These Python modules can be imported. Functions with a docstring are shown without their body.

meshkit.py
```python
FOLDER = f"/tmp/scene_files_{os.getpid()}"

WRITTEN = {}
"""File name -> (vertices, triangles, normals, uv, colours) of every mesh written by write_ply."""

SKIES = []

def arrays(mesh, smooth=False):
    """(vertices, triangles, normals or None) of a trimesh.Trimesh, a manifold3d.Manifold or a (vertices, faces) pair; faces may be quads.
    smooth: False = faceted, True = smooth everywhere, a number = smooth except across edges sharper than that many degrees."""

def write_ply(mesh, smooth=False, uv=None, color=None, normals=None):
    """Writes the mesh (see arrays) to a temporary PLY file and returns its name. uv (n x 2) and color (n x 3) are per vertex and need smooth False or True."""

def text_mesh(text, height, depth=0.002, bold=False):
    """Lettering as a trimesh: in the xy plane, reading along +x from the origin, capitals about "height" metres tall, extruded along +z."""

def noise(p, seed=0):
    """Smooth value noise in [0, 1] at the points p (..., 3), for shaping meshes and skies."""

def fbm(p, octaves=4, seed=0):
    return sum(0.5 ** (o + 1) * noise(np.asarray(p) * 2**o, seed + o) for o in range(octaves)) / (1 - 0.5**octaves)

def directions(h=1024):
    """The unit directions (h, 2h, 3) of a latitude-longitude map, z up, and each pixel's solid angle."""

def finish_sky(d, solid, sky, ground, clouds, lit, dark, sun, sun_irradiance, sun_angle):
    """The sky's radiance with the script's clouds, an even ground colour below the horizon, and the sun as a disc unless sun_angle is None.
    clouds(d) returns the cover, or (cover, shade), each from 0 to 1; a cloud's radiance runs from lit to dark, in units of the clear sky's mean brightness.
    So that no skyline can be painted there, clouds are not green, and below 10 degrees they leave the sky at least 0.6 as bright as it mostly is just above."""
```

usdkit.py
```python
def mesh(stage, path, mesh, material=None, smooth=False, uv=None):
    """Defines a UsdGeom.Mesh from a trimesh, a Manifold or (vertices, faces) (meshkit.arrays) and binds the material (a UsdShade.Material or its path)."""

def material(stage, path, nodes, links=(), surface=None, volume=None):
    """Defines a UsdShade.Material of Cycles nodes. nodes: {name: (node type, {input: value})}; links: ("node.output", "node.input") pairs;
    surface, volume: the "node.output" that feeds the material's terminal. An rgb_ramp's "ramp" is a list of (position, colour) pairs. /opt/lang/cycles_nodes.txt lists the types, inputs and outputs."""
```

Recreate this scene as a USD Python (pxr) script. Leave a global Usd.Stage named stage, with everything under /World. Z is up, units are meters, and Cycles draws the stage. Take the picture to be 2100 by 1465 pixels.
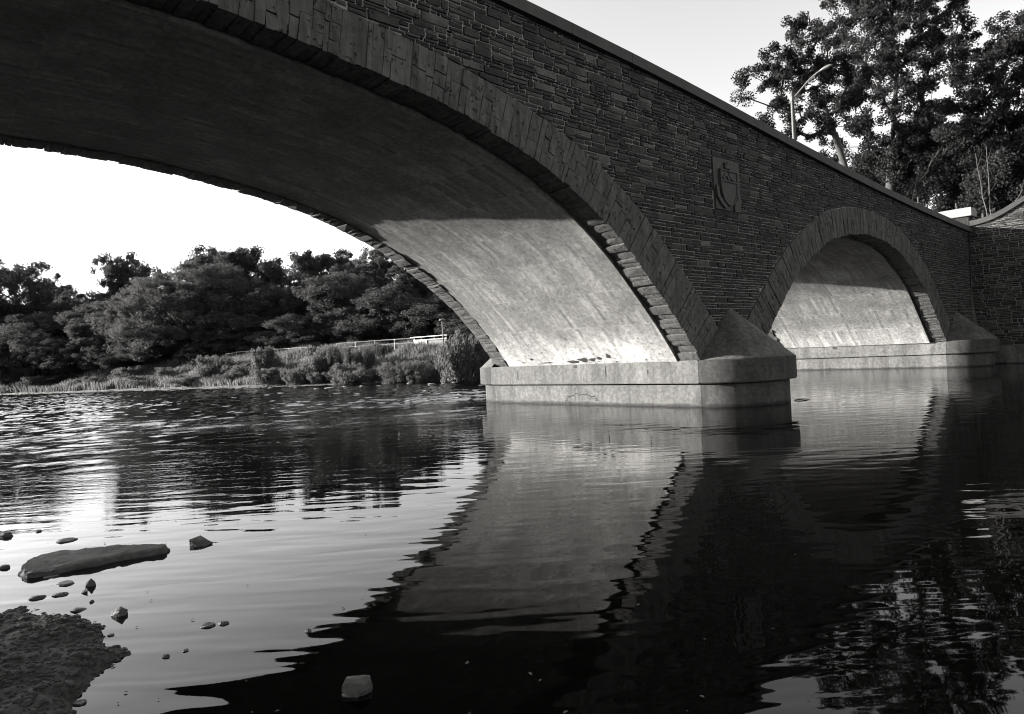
import math, random
import numpy as np, trimesh, shapely
from shapely.geometry import Polygon, LineString, box as sbox
from scipy.interpolate import PchipInterpolator
import usdkit, meshkit
from pxr import Usd, UsdGeom, UsdLux, UsdShade, Gf, Sdf, Vt

stage = Usd.Stage.CreateInMemory()
UsdGeom.Xform.Define(stage, '/World')
UsdGeom.Scope.Define(stage, '/World/Looks')
rng = np.random.default_rng(7)
random.seed(7)

# ------------------------------------------------------------------ camera, sky, sun, exposure
CAM = np.array([-15.3214, -9.8497, 1.6])
FWD = np.array([0.6696297, 0.7426925, -0.0019637])
RGT = np.array([0.7415860, -0.6687718, -0.0528630])
UPV = np.array([0.0405742, -0.0339424, 0.9985998])
FPX = 1396.72                                     # focal length for a picture 2100 wide
cam = UsdGeom.Camera.Define(stage, '/World/camera')
cam.CreateHorizontalApertureAttr(36.0)
cam.CreateVerticalApertureAttr(36.0 * 714 / 1024)
cam.CreateFocalLengthAttr(36.0 * FPX / 2100)
cam.CreateClippingRangeAttr(Gf.Vec2f(0.05, 5000))
cam.AddTransformOp().Set(Gf.Matrix4d(*RGT, 0, *UPV, 0, *(-FWD), 0, *CAM, 1))
EXPOSURE = 2.75
cam.CreateExposureAttr(EXPOSURE)

SUN_AZ, SUN_EL = math.radians(-34.8), math.radians(11.1)     # azimuth = atan2(x, y)
SUNDIR = np.array([math.sin(SUN_AZ) * math.cos(SUN_EL), math.cos(SUN_AZ) * math.cos(SUN_EL), math.sin(SUN_EL)])
sky = UsdLux.DomeLight.Define(stage, '/World/sky')
sky.GetPrim().SetCustomDataByKey('kind', 'structure')
sky_mat = usdkit.material(stage, '/World/Looks/sky', {
    's': ('sky_texture', {'sky_type': 'single_scattering', 'sun_disc': False, 'sun_elevation': SUN_EL, 'sun_rotation': SUN_AZ,
                          'altitude': 100.0, 'air_density': 1.0, 'aerosol_density': 2.2, 'ozone_density': 1.0}),
    'bw': ('rgb_to_bw', {}),
    'c': ('combine_color', {}),
    'b': ('background_shader', {'strength': 0.084})},
    [('s.color', 'bw.color'), ('bw.val', 'c.r'), ('bw.val', 'c.g'), ('bw.val', 'c.b'), ('c.color', 'b.color')], surface='b.background')
UsdShade.MaterialBindingAPI.Apply(sky.GetPrim()).Bind(sky_mat)
sun = UsdLux.DistantLight.Define(stage, '/World/sun')
sun.CreateNormalizeAttr(True)
sun.CreateIntensityAttr(1.25)
sun.CreateAngleAttr(0.4)
sun.CreateColorAttr(Gf.Vec3f(1.0, 0.975, 0.935))
_z = SUNDIR; _x = np.cross([0, 0, 1.0], _z); _x /= np.linalg.norm(_x); _y = np.cross(_z, _x)
sun.AddTransformOp().Set(Gf.Matrix4d(*_x, 0, *_y, 0, *_z, 0, 0, 0, 60, 1))

# ------------------------------------------------------------------ helpers
_used = {}
def numbered(parent, name):
    n = _used.get((parent, name), 0); _used[(parent, name)] = n + 1
    return f'{parent}/{name}' if n == 0 else f'{parent}/{name}_{n:03d}'
def path_of(parent):
    return '/World' if parent is None else str(parent.GetPath())
def tag(p, label=None, cat=None, group=None, kind=None):
    for k, v in (('label', label), ('category', cat), ('group', group), ('kind', kind)):
        if v: p.SetCustomDataByKey(k, v)
    return p
def obj(name, mesh, mat, parent=None, smooth=False, uv=None, **kw):
    p = usdkit.mesh(stage, numbered(path_of(parent), name), mesh, LOOK[mat], smooth, uv).GetPrim()
    return tag(p, **kw)
def thing(name, label, cat, loc=(0, 0, 0), rotz=0.0, scale=1.0, group=None):
    x = UsdGeom.Xform.Define(stage, numbered('/World', name))
    x.AddTranslateOp().Set(Gf.Vec3d(*map(float, loc))); x.AddRotateZOp().Set(float(rotz))
    x.AddScaleOp().Set(Gf.Vec3f(*([float(scale)] * 3 if np.ndim(scale) == 0 else map(float, scale))))
    return tag(x.GetPrim(), label, cat, group)
def copy_of(src, loc, rotz, scale, label, group=None, name=None):
    p = thing(name or src.GetName().rstrip('0123456789').rstrip('_'), label, src.GetCustomDataByKey('category'), loc, rotz, scale, group)
    p.GetReferences().AddInternalReference(src.GetPath()); p.SetInstanceable(True)
    return p
class MB:
    def __init__(s): s.v, s.f, s.n = [], [], 0
    def add(s, v, f):
        v = np.asarray(v, float).reshape(-1, 3); f = np.asarray(f, int)
        if f.ndim == 2 and f.shape[1] == 4: f = np.vstack([f[:, [0, 1, 2]], f[:, [0, 2, 3]]])
        s.v.append(v); s.f.append(f + s.n); s.n += len(v); return s
    def tm(s, m): return s.add(m.vertices, m.faces)
    def box(s, lo, hi):
        m = trimesh.creation.box(bounds=[lo, hi]); return s.tm(m)
    def tube(s, pts, rad, sides=6, cap=True):
        p = np.asarray(pts, float); t = np.gradient(p, axis=0); t /= np.linalg.norm(t, axis=1, keepdims=True) + 1e-12
        ref = np.where(np.abs(t[:, 2:]) < .9, [[0, 0, 1.0]], [[1.0, 0, 0]])
        a = np.cross(t, ref); a /= np.linalg.norm(a, axis=1, keepdims=True) + 1e-12; b = np.cross(t, a)
        ang = np.arange(sides) * 2 * np.pi / sides; r = np.broadcast_to(rad, (len(p),))[:, None, None]
        v = p[:, None] + r * (np.cos(ang)[None, :, None] * a[:, None] + np.sin(ang)[None, :, None] * b[:, None])
        i, j = np.meshgrid(np.arange(len(p) - 1), np.arange(sides), indexing='ij')
        q = np.stack([i * sides + j, i * sides + (j + 1) % sides, (i + 1) * sides + (j + 1) % sides, (i + 1) * sides + j], -1).reshape(-1, 4)
        s.add(v.reshape(-1, 3), q)
        if cap:
            for row, o in ((0, 1), (len(p) - 1, -1)):
                k = [row * sides + x for x in range(sides)][::o]
                base = s.n - len(v.reshape(-1, 3))
                s.f.append(np.array([[k[0], k[x], k[x + 1]] for x in range(1, sides - 1)]) + base)
        return s
    def mesh(s): return np.vstack(s.v), np.vstack(s.f)
def ray(px, py): return FWD + (px - 1050) / FPX * RGT - (py - 732.5) / FPX * UPV
def on_z(px, py, z):
    d = ray(px, py); return CAM + d * ((z - CAM[2]) / d[2])
def at_d(px, py, D): return CAM + ray(px, py) * D
def project(P):
    d = np.asarray(P) - CAM; w = d @ FWD
    return 1050 + FPX * (d @ RGT) / w, 732.5 - FPX * (d @ UPV) / w, w

# ------------------------------------------------------------------ materials
LOOK = {}
def W(v, warm=1.0):   # a neutral grey, a touch warm, as in the toned photograph
    return (v * (1 + .015 * warm), v, v * (1 - .035 * warm))
def mat(name, nodes, links, surface='p.BSDF'):
    LOOK[name] = usdkit.material(stage, f'/World/Looks/{name}', nodes, links, surface=surface)
def grey(name, lo, hi, scale, detail=6, rough=.9, bump=0.0, bdist=.02, bscale=None, island=0.0, spec=.3, stretch=(1, 1, 1)):
    n = {'g': ('geometry', {}), 'm': ('mapping', {'scale': stretch}), 'n': ('noise_texture', {'scale': scale, 'detail': detail, 'roughness': .62}),
         'r': ('rgb_ramp', {'ramp': [(.28, W(lo)), (.72, W(hi))]}), 'p': ('principled_bsdf', {'roughness': rough, 'specular_ior_level': spec})}
    l = [('g.position', 'm.vector'), ('m.vector', 'n.vector'), ('n.fac', 'r.fac')]
    src = 'r.color'
    if island:
        n['mr'] = ('map_range', {'from_min': 0., 'from_max': 1., 'to_min': 1 - island, 'to_max': 1 + island})
        n['mx'] = ('vector_math', {'math_type': 'scale'})
        l += [('g.random_per_island', 'mr.value'), ('r.color', 'mx.vector1'), ('mr.result', 'mx.scale')]; src = 'mx.vector'
    l.append((src, 'p.base_color'))
    if bump:
        n['n2'] = ('noise_texture', {'scale': bscale or scale * 3, 'detail': 5, 'roughness': .65}); n['b'] = ('bump', {'strength': bump, 'distance': bdist})
        l += [('g.position', 'n2.vector'), ('n2.fac', 'b.height'), ('b.normal', 'p.normal')]
    mat(name, n, l)
grey('mortar', .11, .18, 9, bump=.6, bdist=.01, bscale=40)
def ring_stone(name, lo, hi, island=0.0, streak=(9., 9., .9), depth=.035):
    """Pitted, rain-streaked ring stone."""
    n = {'g': ('geometry', {}), 'n': ('noise_texture', {'scale': 6.0, 'detail': 7, 'roughness': .7}), 'r': ('rgb_ramp', {'ramp': [(.3, W(lo)), (.7, W(hi))]}),
         'ms': ('mapping', {'scale': streak}), 'ns': ('noise_texture', {'scale': 1.0, 'detail': 5, 'roughness': .65}), 'rs': ('map_range', {'from_min': .35, 'from_max': .65, 'to_min': .62, 'to_max': 1.3, 'clamp': True}),
         'np': ('noise_texture', {'scale': 11.0, 'detail': 2.0}), 'rp': ('map_range', {'from_min': .29, 'from_max': .36, 'to_min': .25, 'to_max': 1.0, 'clamp': True}),
         'm1': ('math', {'math_type': 'multiply'}), 'x': ('vector_math', {'math_type': 'scale'}), 'p': ('principled_bsdf', {'roughness': .92, 'specular_ior_level': .2}),
         'nb': ('noise_texture', {'scale': 22, 'detail': 6, 'roughness': .7}), 'hb': ('math', {'math_type': 'multiply_add', 'value2': .5}), 'b': ('bump', {'strength': 1.0, 'distance': depth})}
    l = [('g.position', 'n.vector'), ('n.fac', 'r.fac'), ('g.position', 'ms.vector'), ('ms.vector', 'ns.vector'), ('ns.fac', 'rs.value'), ('g.position', 'np.vector'), ('np.fac', 'rp.value'),
         ('rs.result', 'm1.value1'), ('rp.result', 'm1.value2'), ('r.color', 'x.vector1'), ('m1.value', 'x.scale'), ('g.position', 'nb.vector'), ('nb.fac', 'hb.value1'), ('rp.result', 'hb.value3'), ('hb.value', 'b.height'), ('b.normal', 'p.normal')]
    src = 'x.vector'
    if island:
        n['mr'] = ('map_range', {'from_min': 0., 'from_max': 1., 'to_min': 1 - island, 'to_max': 1 + island}); n['mx'] = ('vector_math', {'math_type': 'scale'})
        l += [('g.random_per_island', 'mr.value'), (src, 'mx.vector1'), ('mr.result', 'mx.scale')]; src = 'mx.vector'
    mat(name, n, l + [(src, 'p.base_color')])
STONES = []
for i, (lo, hi) in enumerate([(.019, .034), (.014, .026), (.025, .044), (.017, .030), (.040, .066), (.011, .021)]):
    ring_stone(f'rubble_stone_{"abcdef"[i]}', lo, hi, 0.0, (1.4, 1.4, .3), .022); STONES.append(f'rubble_stone_{"abcdef"[i]}')
ring_stone('rubble_stone_mixed', .014, .042, .5, (1.4, 1.4, .3), .022)
for i, (lo, hi) in enumerate([(.033, .060), (.030, .056), (.036, .064)]): ring_stone(f'ring_stone_{"abc"[i]}', lo, hi)
grey('panel_stone', .024, .04, 9, bump=.5, bdist=.01, bscale=40)
grey('coping_concrete', .02, .037, 3.0, bump=.5, bdist=.01, bscale=30)
grey('wood_grey', .2, .4, 6, bump=.5, stretch=(1, 1, 6))
grey('bark', .013, .032, 9, bump=1.0, bdist=.03, bscale=18, stretch=(1, 1, .25))
grey('pale_bark', .03, .055, 9, bump=.6, bdist=.02, bscale=18, stretch=(1, 1, .25))
def wet_stone(name, lo, hi, island=0.0):
    n = {'g': ('geometry', {}), 'n': ('noise_texture', {'scale': 12, 'detail': 7, 'roughness': .7}), 'r': ('rgb_ramp', {'ramp': [(.3, W(lo)), (.7, W(hi))]}), 's': ('separate_xyz', {}), 'n3': ('noise_texture', {'scale': 16, 'detail': 3}),
         'a': ('math', {'math_type': 'multiply_add', 'value2': -.05}), 'm': ('map_range', {'from_min': .012, 'from_max': .035, 'to_min': .28, 'to_max': 1.0, 'clamp': True}), 'x': ('vector_math', {'math_type': 'scale'}),
         'ro': ('map_range', {'from_min': .012, 'from_max': .035, 'to_min': .35, 'to_max': .9, 'clamp': True}), 'p': ('principled_bsdf', {'specular_ior_level': .25}), 'n2': ('noise_texture', {'scale': 34, 'detail': 6, 'roughness': .7}), 'b': ('bump', {'strength': .9, 'distance': .012})}
    l = [('g.position', 'n.vector'), ('n.fac', 'r.fac'), ('g.position', 's.vector'), ('g.position', 'n3.vector'), ('n3.fac', 'a.value1'), ('s.z', 'a.value3'), ('a.value', 'm.value'), ('a.value', 'ro.value'), ('ro.result', 'p.roughness'),
         ('r.color', 'x.vector1'), ('m.result', 'x.scale'), ('x.vector', 'p.base_color'), ('g.position', 'n2.vector'), ('n2.fac', 'b.height'), ('b.normal', 'p.normal')]
    mat(name, n, l)
wet_stone('river_stone', .05, .10)
grey('pale_stone', .12, .26, 9, bump=.5, bdist=.01, bscale=30, rough=.8)
grey('gravel', .02, .055, 14, bump=.8, bdist=.01, bscale=40, rough=.75, island=.45, spec=.15)
grey('bed', .02, .045, 3, rough=.9)
grey('bank_soil', .02, .045, .9, bump=.8, bdist=.05, bscale=4)
grey('leaf_litter', .05, .16, 30, island=.5)
grey('white_paint', .17, .25, 3, rough=.5)
grey('grey_paint', .045, .07, 3, rough=.5)
grey('galvanised', .04, .065, 6, rough=.45, spec=.5)
grey('pole_grey', .013, .022, 6, rough=.6)
grey('dark_hole', .008, .02, 20)
grey('asphalt', .04, .06, 20)

def concrete(name, base_lo, base_hi, boards):
    n = {'g': ('geometry', {}), 'u': ('uvmap', {'attribute': 'st'}),
         'n1': ('noise_texture', {'scale': .9, 'detail': 6, 'roughness': .65}), 'n2': ('noise_texture', {'scale': 9, 'detail': 8, 'roughness': .78}),
         'r1': ('rgb_ramp', {'ramp': [(.3, W(base_lo)), (.7, W(base_hi))]}), 'r2': ('map_range', {'from_min': .34, 'from_max': .68, 'to_min': .50, 'to_max': 1.38}),
         'x1': ('vector_math', {'math_type': 'scale'}), 'p': ('principled_bsdf', {'roughness': .92, 'specular_ior_level': .2}),
         'b': ('bump', {'strength': .5, 'distance': .012})}
    l = [('g.position', 'n1.vector'), ('g.position', 'n2.vector'), ('n1.fac', 'r1.fac'), ('n2.fac', 'r2.value'), ('r1.color', 'x1.vector1'), ('r2.result', 'x1.scale')]
    src = 'x1.vector'
    if boards:
        n.update({'br': ('brick_texture', {'scale': 1.0, 'brick_width': 1.25, 'row_height': .14, 'mortar_size': .006, 'mortar_smooth': .6, 'offset': .0, 'squash': 1.0, 'bias': -.22,
                                           'color1': (1.12, 1.12, 1.12), 'color2': (.46, .46, .46), 'mortar': (1.12, 1.12, 1.12)}),
                  'nb': ('noise_texture', {'scale': .9, 'detail': 5, 'roughness': .7}), 'rb': ('map_range', {'from_min': .445, 'from_max': .53, 'to_min': .0, 'to_max': 1.0, 'clamp': True}),
                  'mb': ('mix_color', {'blend_type': 'mix', 'a': (1, 1, 1)}), 'x2': ('mix_color', {'blend_type': 'multiply', 'fac': 1.0, 'use_clamp': False}),
                  'v': ('voronoi_texture', {'scale': 3.1, 'randomness': 1.0}), 'rv': ('map_range', {'from_min': .025, 'from_max': .06, 'to_min': .25, 'to_max': 1.0, 'clamp': True}),
                  'x3': ('vector_math', {'math_type': 'scale'}),
                  'seam': ('brick_texture', {'scale': 1.0, 'brick_width': 1.25, 'row_height': 30.0, 'mortar_size': .02, 'mortar_smooth': .8, 'offset': 0.0, 'color1': (1, 1, 1), 'color2': (1, 1, 1), 'mortar': (1.22, 1.22, 1.22)}),
                  'x4': ('mix_color', {'blend_type': 'multiply', 'fac': .8, 'use_clamp': False})})
        l += [('u.UV', 'br.vector'), ('u.UV', 'seam.vector'), ('g.position', 'nb.vector'), ('nb.fac', 'rb.value'), ('rb.result', 'mb.fac'), ('br.color', 'mb.b'), (src, 'x2.a'), ('mb.result', 'x2.b'),
              ('g.position', 'v.vector'), ('v.distance', 'rv.value'), ('x2.result', 'x4.a'), ('seam.color', 'x4.b'), ('x4.result', 'x3.vector1'), ('rv.result', 'x3.scale')]
        src = 'x3.vector'
    else:   # rain streaks running down the faces
        n.update({'ms': ('mapping', {'scale': (2.6, 2.6, .45)}), 'ns': ('noise_texture', {'scale': 1.0, 'detail': 7, 'roughness': .7, 'distortion': .4}),
                  'rs': ('map_range', {'from_min': .36, 'from_max': .64, 'to_min': .62, 'to_max': 1.15, 'clamp': True}), 'x3': ('vector_math', {'math_type': 'scale'})})
        l += [('g.position', 'ms.vector'), ('ms.vector', 'ns.vector'), ('ns.fac', 'rs.value'), (src, 'x3.vector1'), ('rs.result', 'x3.scale')]
        src = 'x3.vector'
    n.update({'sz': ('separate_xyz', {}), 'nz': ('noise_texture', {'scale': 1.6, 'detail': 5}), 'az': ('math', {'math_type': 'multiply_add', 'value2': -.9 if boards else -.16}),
              'rz': ('map_range', {'from_min': .95, 'from_max': 1.9, 'to_min': 2.1, 'to_max': 1.0, 'clamp': True} if boards else {'from_min': -.05, 'from_max': .02, 'to_min': .3, 'to_max': 1.0, 'clamp': True}), 'xz': ('vector_math', {'math_type': 'scale'})})  # on boards: pale flood wash, carried higher to paint in the sunlit gradient
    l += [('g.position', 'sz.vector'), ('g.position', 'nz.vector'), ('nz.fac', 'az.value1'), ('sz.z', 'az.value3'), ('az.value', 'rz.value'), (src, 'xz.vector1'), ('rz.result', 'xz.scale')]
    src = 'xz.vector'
    l += [(src, 'p.base_color'), ('n2.fac', 'b.height'), ('b.normal', 'p.normal')]
    mat(name, n, l)
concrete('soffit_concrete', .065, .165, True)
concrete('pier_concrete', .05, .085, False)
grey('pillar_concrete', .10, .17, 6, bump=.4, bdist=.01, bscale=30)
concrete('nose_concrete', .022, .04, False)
concrete('cap_concrete', .045, .095, False)

def leaf(name, v, trans, var=.35, rough=.6):
    mat(name, {'g': ('geometry', {}), 'mr': ('map_range', {'from_min': 0., 'from_max': 1., 'to_min': v * (1 - var), 'to_max': v * (1 + var)}),
               'c': ('combine_color', {}), 'p': ('principled_bsdf', {'roughness': .7, 'specular_ior_level': .08}), 't': ('translucent_bsdf', {}), 'm': ('mix_closure', {'fac': trans})},
        [('g.random_per_island', 'mr.value'), ('mr.result', 'c.r'), ('mr.result', 'c.g'), ('mr.result', 'c.b'), ('c.color', 'p.base_color'), ('c.color', 't.color'),
         ('p.BSDF', 'm.closure1'), ('t.BSDF', 'm.closure2')], surface='m.closure')
leaf('leaf_maple', .027, .30); leaf('leaf_dark', .075, .30); leaf('leaf_mid', .075, .35); leaf('leaf_pale', .10, .4); leaf('grass_blade', .22, .4, .5); leaf('shrub_leaf', .15, .4, .45)

# water: a tinted see-through surface that mirrors by the Fresnel law; ripples are choppier over the riffle upstream and nearly still in the pool below the bridge
_rot = math.atan2(RGT[1], RGT[0])
mat('water', {
    'g': ('geometry', {}), 'sep': ('separate_xyz', {}), 'rotv': ('vector_rotate', {'rotate_type': 'z_axis', 'angle': -_rot}),
    'm1': ('mapping', {'scale': (1.1, 3.6, 1)}), 'n1': ('noise_texture', {'scale': 1.0, 'detail': 1.5, 'roughness': .45, 'distortion': .3}),
    'm2': ('mapping', {'scale': (2.6, 7.5, 1)}), 'n2': ('noise_texture', {'scale': 1.0, 'detail': 3, 'roughness': .6}),
    'm4': ('mapping', {'scale': (1.9, 1.5, 1)}), 'n4': ('noise_texture', {'scale': 1.0, 'detail': 2.5, 'roughness': .55}), 'rc': ('map_range', {'from_min': 3., 'from_max': 22., 'to_min': .0, 'to_max': 1.0, 'clamp': True}),
    'h4': ('math', {'math_type': 'multiply', 'value2': .0}), 'h4b': ('math', {'math_type': 'multiply'}), 'hh': ('math', {'math_type': 'add'}), 'rr': ('map_range', {'from_min': 38., 'from_max': 75., 'to_min': .0, 'to_max': 2.2, 'clamp': True}), 'rcs': ('math', {'math_type': 'add'}), 'inv': ('math', {'math_type': 'multiply_add', 'value2': -.7, 'value3': 1.0}), 'a3': ('math', {'math_type': 'multiply'}),
    'm3': ('mapping', {'scale': (.12, .3, 1)}), 'n3': ('noise_texture', {'scale': 1.0, 'detail': 2}),
    'ry': ('map_range', {'from_min': -2.5, 'from_max': 13., 'to_min': .0, 'to_max': 1.0, 'clamp': True}),
    'a2': ('math', {'math_type': 'multiply'}), 'r3': ('map_range', {'from_min': .35, 'from_max': .65, 'to_min': .35, 'to_max': 1.3}),
    'h1': ('math', {'math_type': 'multiply', 'value2': .006}), 'h2': ('math', {'math_type': 'multiply'}), 'h2b': ('math', {'math_type': 'multiply', 'value2': .016}), 'h': ('math', {'math_type': 'add'}),
    'b': ('bump', {'strength': 1.0, 'distance': 1.0}),
    'f': ('fresnel', {'IOR': 1.35}), 't': ('transparent_bsdf', {'color': (.42, .41, .39)}), 'gl': ('glossy_bsdf', {'color': (1, 1, 1), 'roughness': .015}), 'mx': ('mix_closure', {})},
    [('g.position', 'sep.vector'), ('g.position', 'rotv.vector'), ('rotv.vector', 'm1.vector'), ('m1.vector', 'n1.vector'), ('rotv.vector', 'm2.vector'), ('m2.vector', 'n2.vector'),
     ('rotv.vector', 'm3.vector'), ('m3.vector', 'n3.vector'), ('sep.y', 'ry.value'), ('n3.fac', 'r3.value'), ('ry.result', 'a2.value1'), ('r3.result', 'a2.value2'),
     ('n1.fac', 'h1.value1'), ('n2.fac', 'h2.value1'), ('a2.value', 'a3.value1'), ('inv.value', 'a3.value2'), ('a3.value', 'h2.value2'), ('h2.value', 'h2b.value1'), ('h1.value', 'h.value1'), ('h2b.value', 'h.value2'),
     ('rotv.vector', 'm4.vector'), ('m4.vector', 'n4.vector'), ('sep.y', 'rc.value'), ('n4.fac', 'h4.value1'), ('h4.value', 'h4b.value1'), ('sep.y', 'rr.value'), ('rc.result', 'rcs.value1'), ('rr.result', 'rcs.value2'), ('rcs.value', 'h4b.value2'), ('rc.result', 'inv.value1'), ('h.value', 'hh.value1'), ('h4b.value', 'hh.value2'), ('hh.value', 'b.height'), ('b.normal', 'f.normal'), ('b.normal', 'gl.normal'), ('f.fac', 'mx.fac'), ('t.BSDF', 'mx.closure1'), ('gl.BSDF', 'mx.closure2')], surface='mx.closure')

# ------------------------------------------------------------------ ground and water
def grid(x0, x1, y0, y1, nx, ny, zf):
    X, Y = np.meshgrid(np.linspace(x0, x1, nx), np.linspace(y0, y1, ny), indexing='ij')
    Z = zf(X, Y); i, j = np.meshgrid(np.arange(nx - 1), np.arange(ny - 1), indexing='ij'); k = i * ny + j
    return np.stack([X, Y, Z], -1).reshape(-1, 3), np.stack([k, k + ny, k + ny + 1, k + 1], -1).reshape(-1, 4)
def fbm2(X, Y, s, o=4, seed=0): return meshkit.fbm(np.stack([X * s, Y * s, np.full_like(X, .37)], -1), o, seed) - .5
SHORE = np.array([(46, -200), (38, -60), (30.5, -16), (27.3, -7.5), (25.4, -3), (24.8, 0), (23.5, 4), (21.6, 8.5), (22.2, 15), (21, 22), (18.2, 29.5), (12.2, 35.5), (7.6, 49), (2.4, 72), (-6, 96), (-22, 128), (-60, 170), (-160, 230)], float)
LAND = Polygon(list(map(tuple, SHORE)) + [(-160, 420), (420, 420), (420, -200)])
SHORELINE = LineString(SHORE)
def shore_dist(X, Y):
    pts = shapely.points(X.ravel(), Y.ravel()); d = shapely.distance(pts, SHORELINE)
    return np.where(shapely.contains_xy(LAND, X.ravel(), Y.ravel()), d, -d).reshape(X.shape)
def land_z(X, Y):
    d = shore_dist(X, Y) + fbm2(X, Y, .35, 3, 5) * 1.0
    z = np.interp(d, [-30, -6, 0, 2.5, 4.5, 8, 13, 22, 45, 110, 400], [-2.2, -1.1, 0, .3, .85, 2.5, 2.95, 3.1, 6, 13, 22])
    emb = np.clip((X - 22.5) / 2.5, 0, 1) * np.interp(np.abs(Y - 4.15), [0, 6, 20, 40], [6.6, 6.4, .0, -3]) 
    emb = np.where(d > .5, emb, -9)
    rise = np.clip((X - 25) / 25, 0, 1) * np.clip((40 - Y) / 30, 0, 1) * 7.0 * np.clip(d / 6, 0, 1)
    rise = np.where(d > .3, rise, -9)
    return np.maximum(np.maximum(z, emb), rise) + fbm2(X, Y, .8, 3, 9) * .18
def land_at(x, y): return float(land_z(np.array([[x]]), np.array([[y]]))[0, 0])
obj('far_bank', grid(-70, 110, -60, 190, 230, 320, land_z), 'bank_soil', smooth=True, kind='structure')
def bed_z(X, Y):
    z = -.75 + fbm2(X, Y, .5, 3, 2) * .4
    # the gravel spit reaching in from the lower left of the pool, awash at its ragged edge
    wx_ = X + fbm2(X, Y, 1.3, 3, 11) * .9; wy_ = Y + fbm2(X, Y, 1.3, 3, 12) * 1.2
    b1 = np.exp(-((np.maximum(wx_ + 14.74, 0) / .58) ** 2 + ((wy_ + 4.72) / 1.12) ** 2)) + .85 * np.exp(-((np.maximum(wx_ + 15.0, 0) / .40) ** 2 + ((wy_ + 6.5) / .75) ** 2))
    near = np.clip((-12.4 - X) / 1.6, 0, 1) * np.clip((-.6 - Y) / 2.2, 0, 1)
    z = z * (1 - near) + near * (-.17 + fbm2(X, Y, .9, 3, 14) * .12)
    return z + .265 * np.minimum(b1, 1.0) ** .8 * (near > 0) + fbm2(X, Y, 2.2, 3, 3) * .17 + fbm2(X, Y, 8, 3, 4) * .05
def hf(X, Y): return np.full_like(X, -3.0) + fbm2(X, Y, .01) * 1.0
obj('ground', grid(-1500, 1500, -1500, 1500, 40, 40, hf), 'bank_soil', smooth=True, kind='structure')
obj('river_bed', grid(-19, -9, -13, 0, 420, 500, bed_z), 'gravel', smooth=True, kind='structure')
obj('river_floor', grid(-60, 40, -60, 120, 60, 80, lambda X, Y: np.full_like(X, -1.5) + fbm2(X, Y, .3) * .3), 'bed', smooth=True, kind='structure')
def wave_z(X, Y):
    """Wind ripples and riffles: real waves, choppy upstream of the bridge and dying out in the still pool below it."""
    amp = np.interp(Y, [2, 6, 14, 40, 75], [0, .3, .9, 1.0, 2.0]) * np.clip((X + 29) / 3, 0, 1) * np.clip((25 - X) / 3, 0, 1) * np.clip((104 - Y) / 3, 0, 1)
    amp = amp * (.35 + 1.3 * np.clip(fbm2(X, Y, .16, 3, 40) + .5, 0, 1) ** 2)
    c, s_ = math.cos(-_rot), math.sin(-_rot); u, v = X * c - Y * s_, X * s_ + Y * c
    q = lambda a, b, o, sd: meshkit.fbm(np.stack([u * a, v * b, np.full_like(X, .61)], -1), o, sd) - .5
    return amp * (.20 * q(.9, 1.6, 2, 31) + .17 * q(2.1, 2.6, 2, 32))
WX, WY = (-29, 25), (2, 104)
wm = MB().add(*grid(*WX, *WY, 390, 730, wave_z))
for x0, x1, y0, y1 in ((-260, WX[0], -230, 300), (WX[1], 60, -230, 300), (*WX, -230, WY[0]), (*WX, WY[1], 300)): wm.add([(x0, y0, 0), (x1, y0, 0), (x1, y1, 0), (x0, y1, 0)], [(0, 1, 2, 3)])
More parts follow.
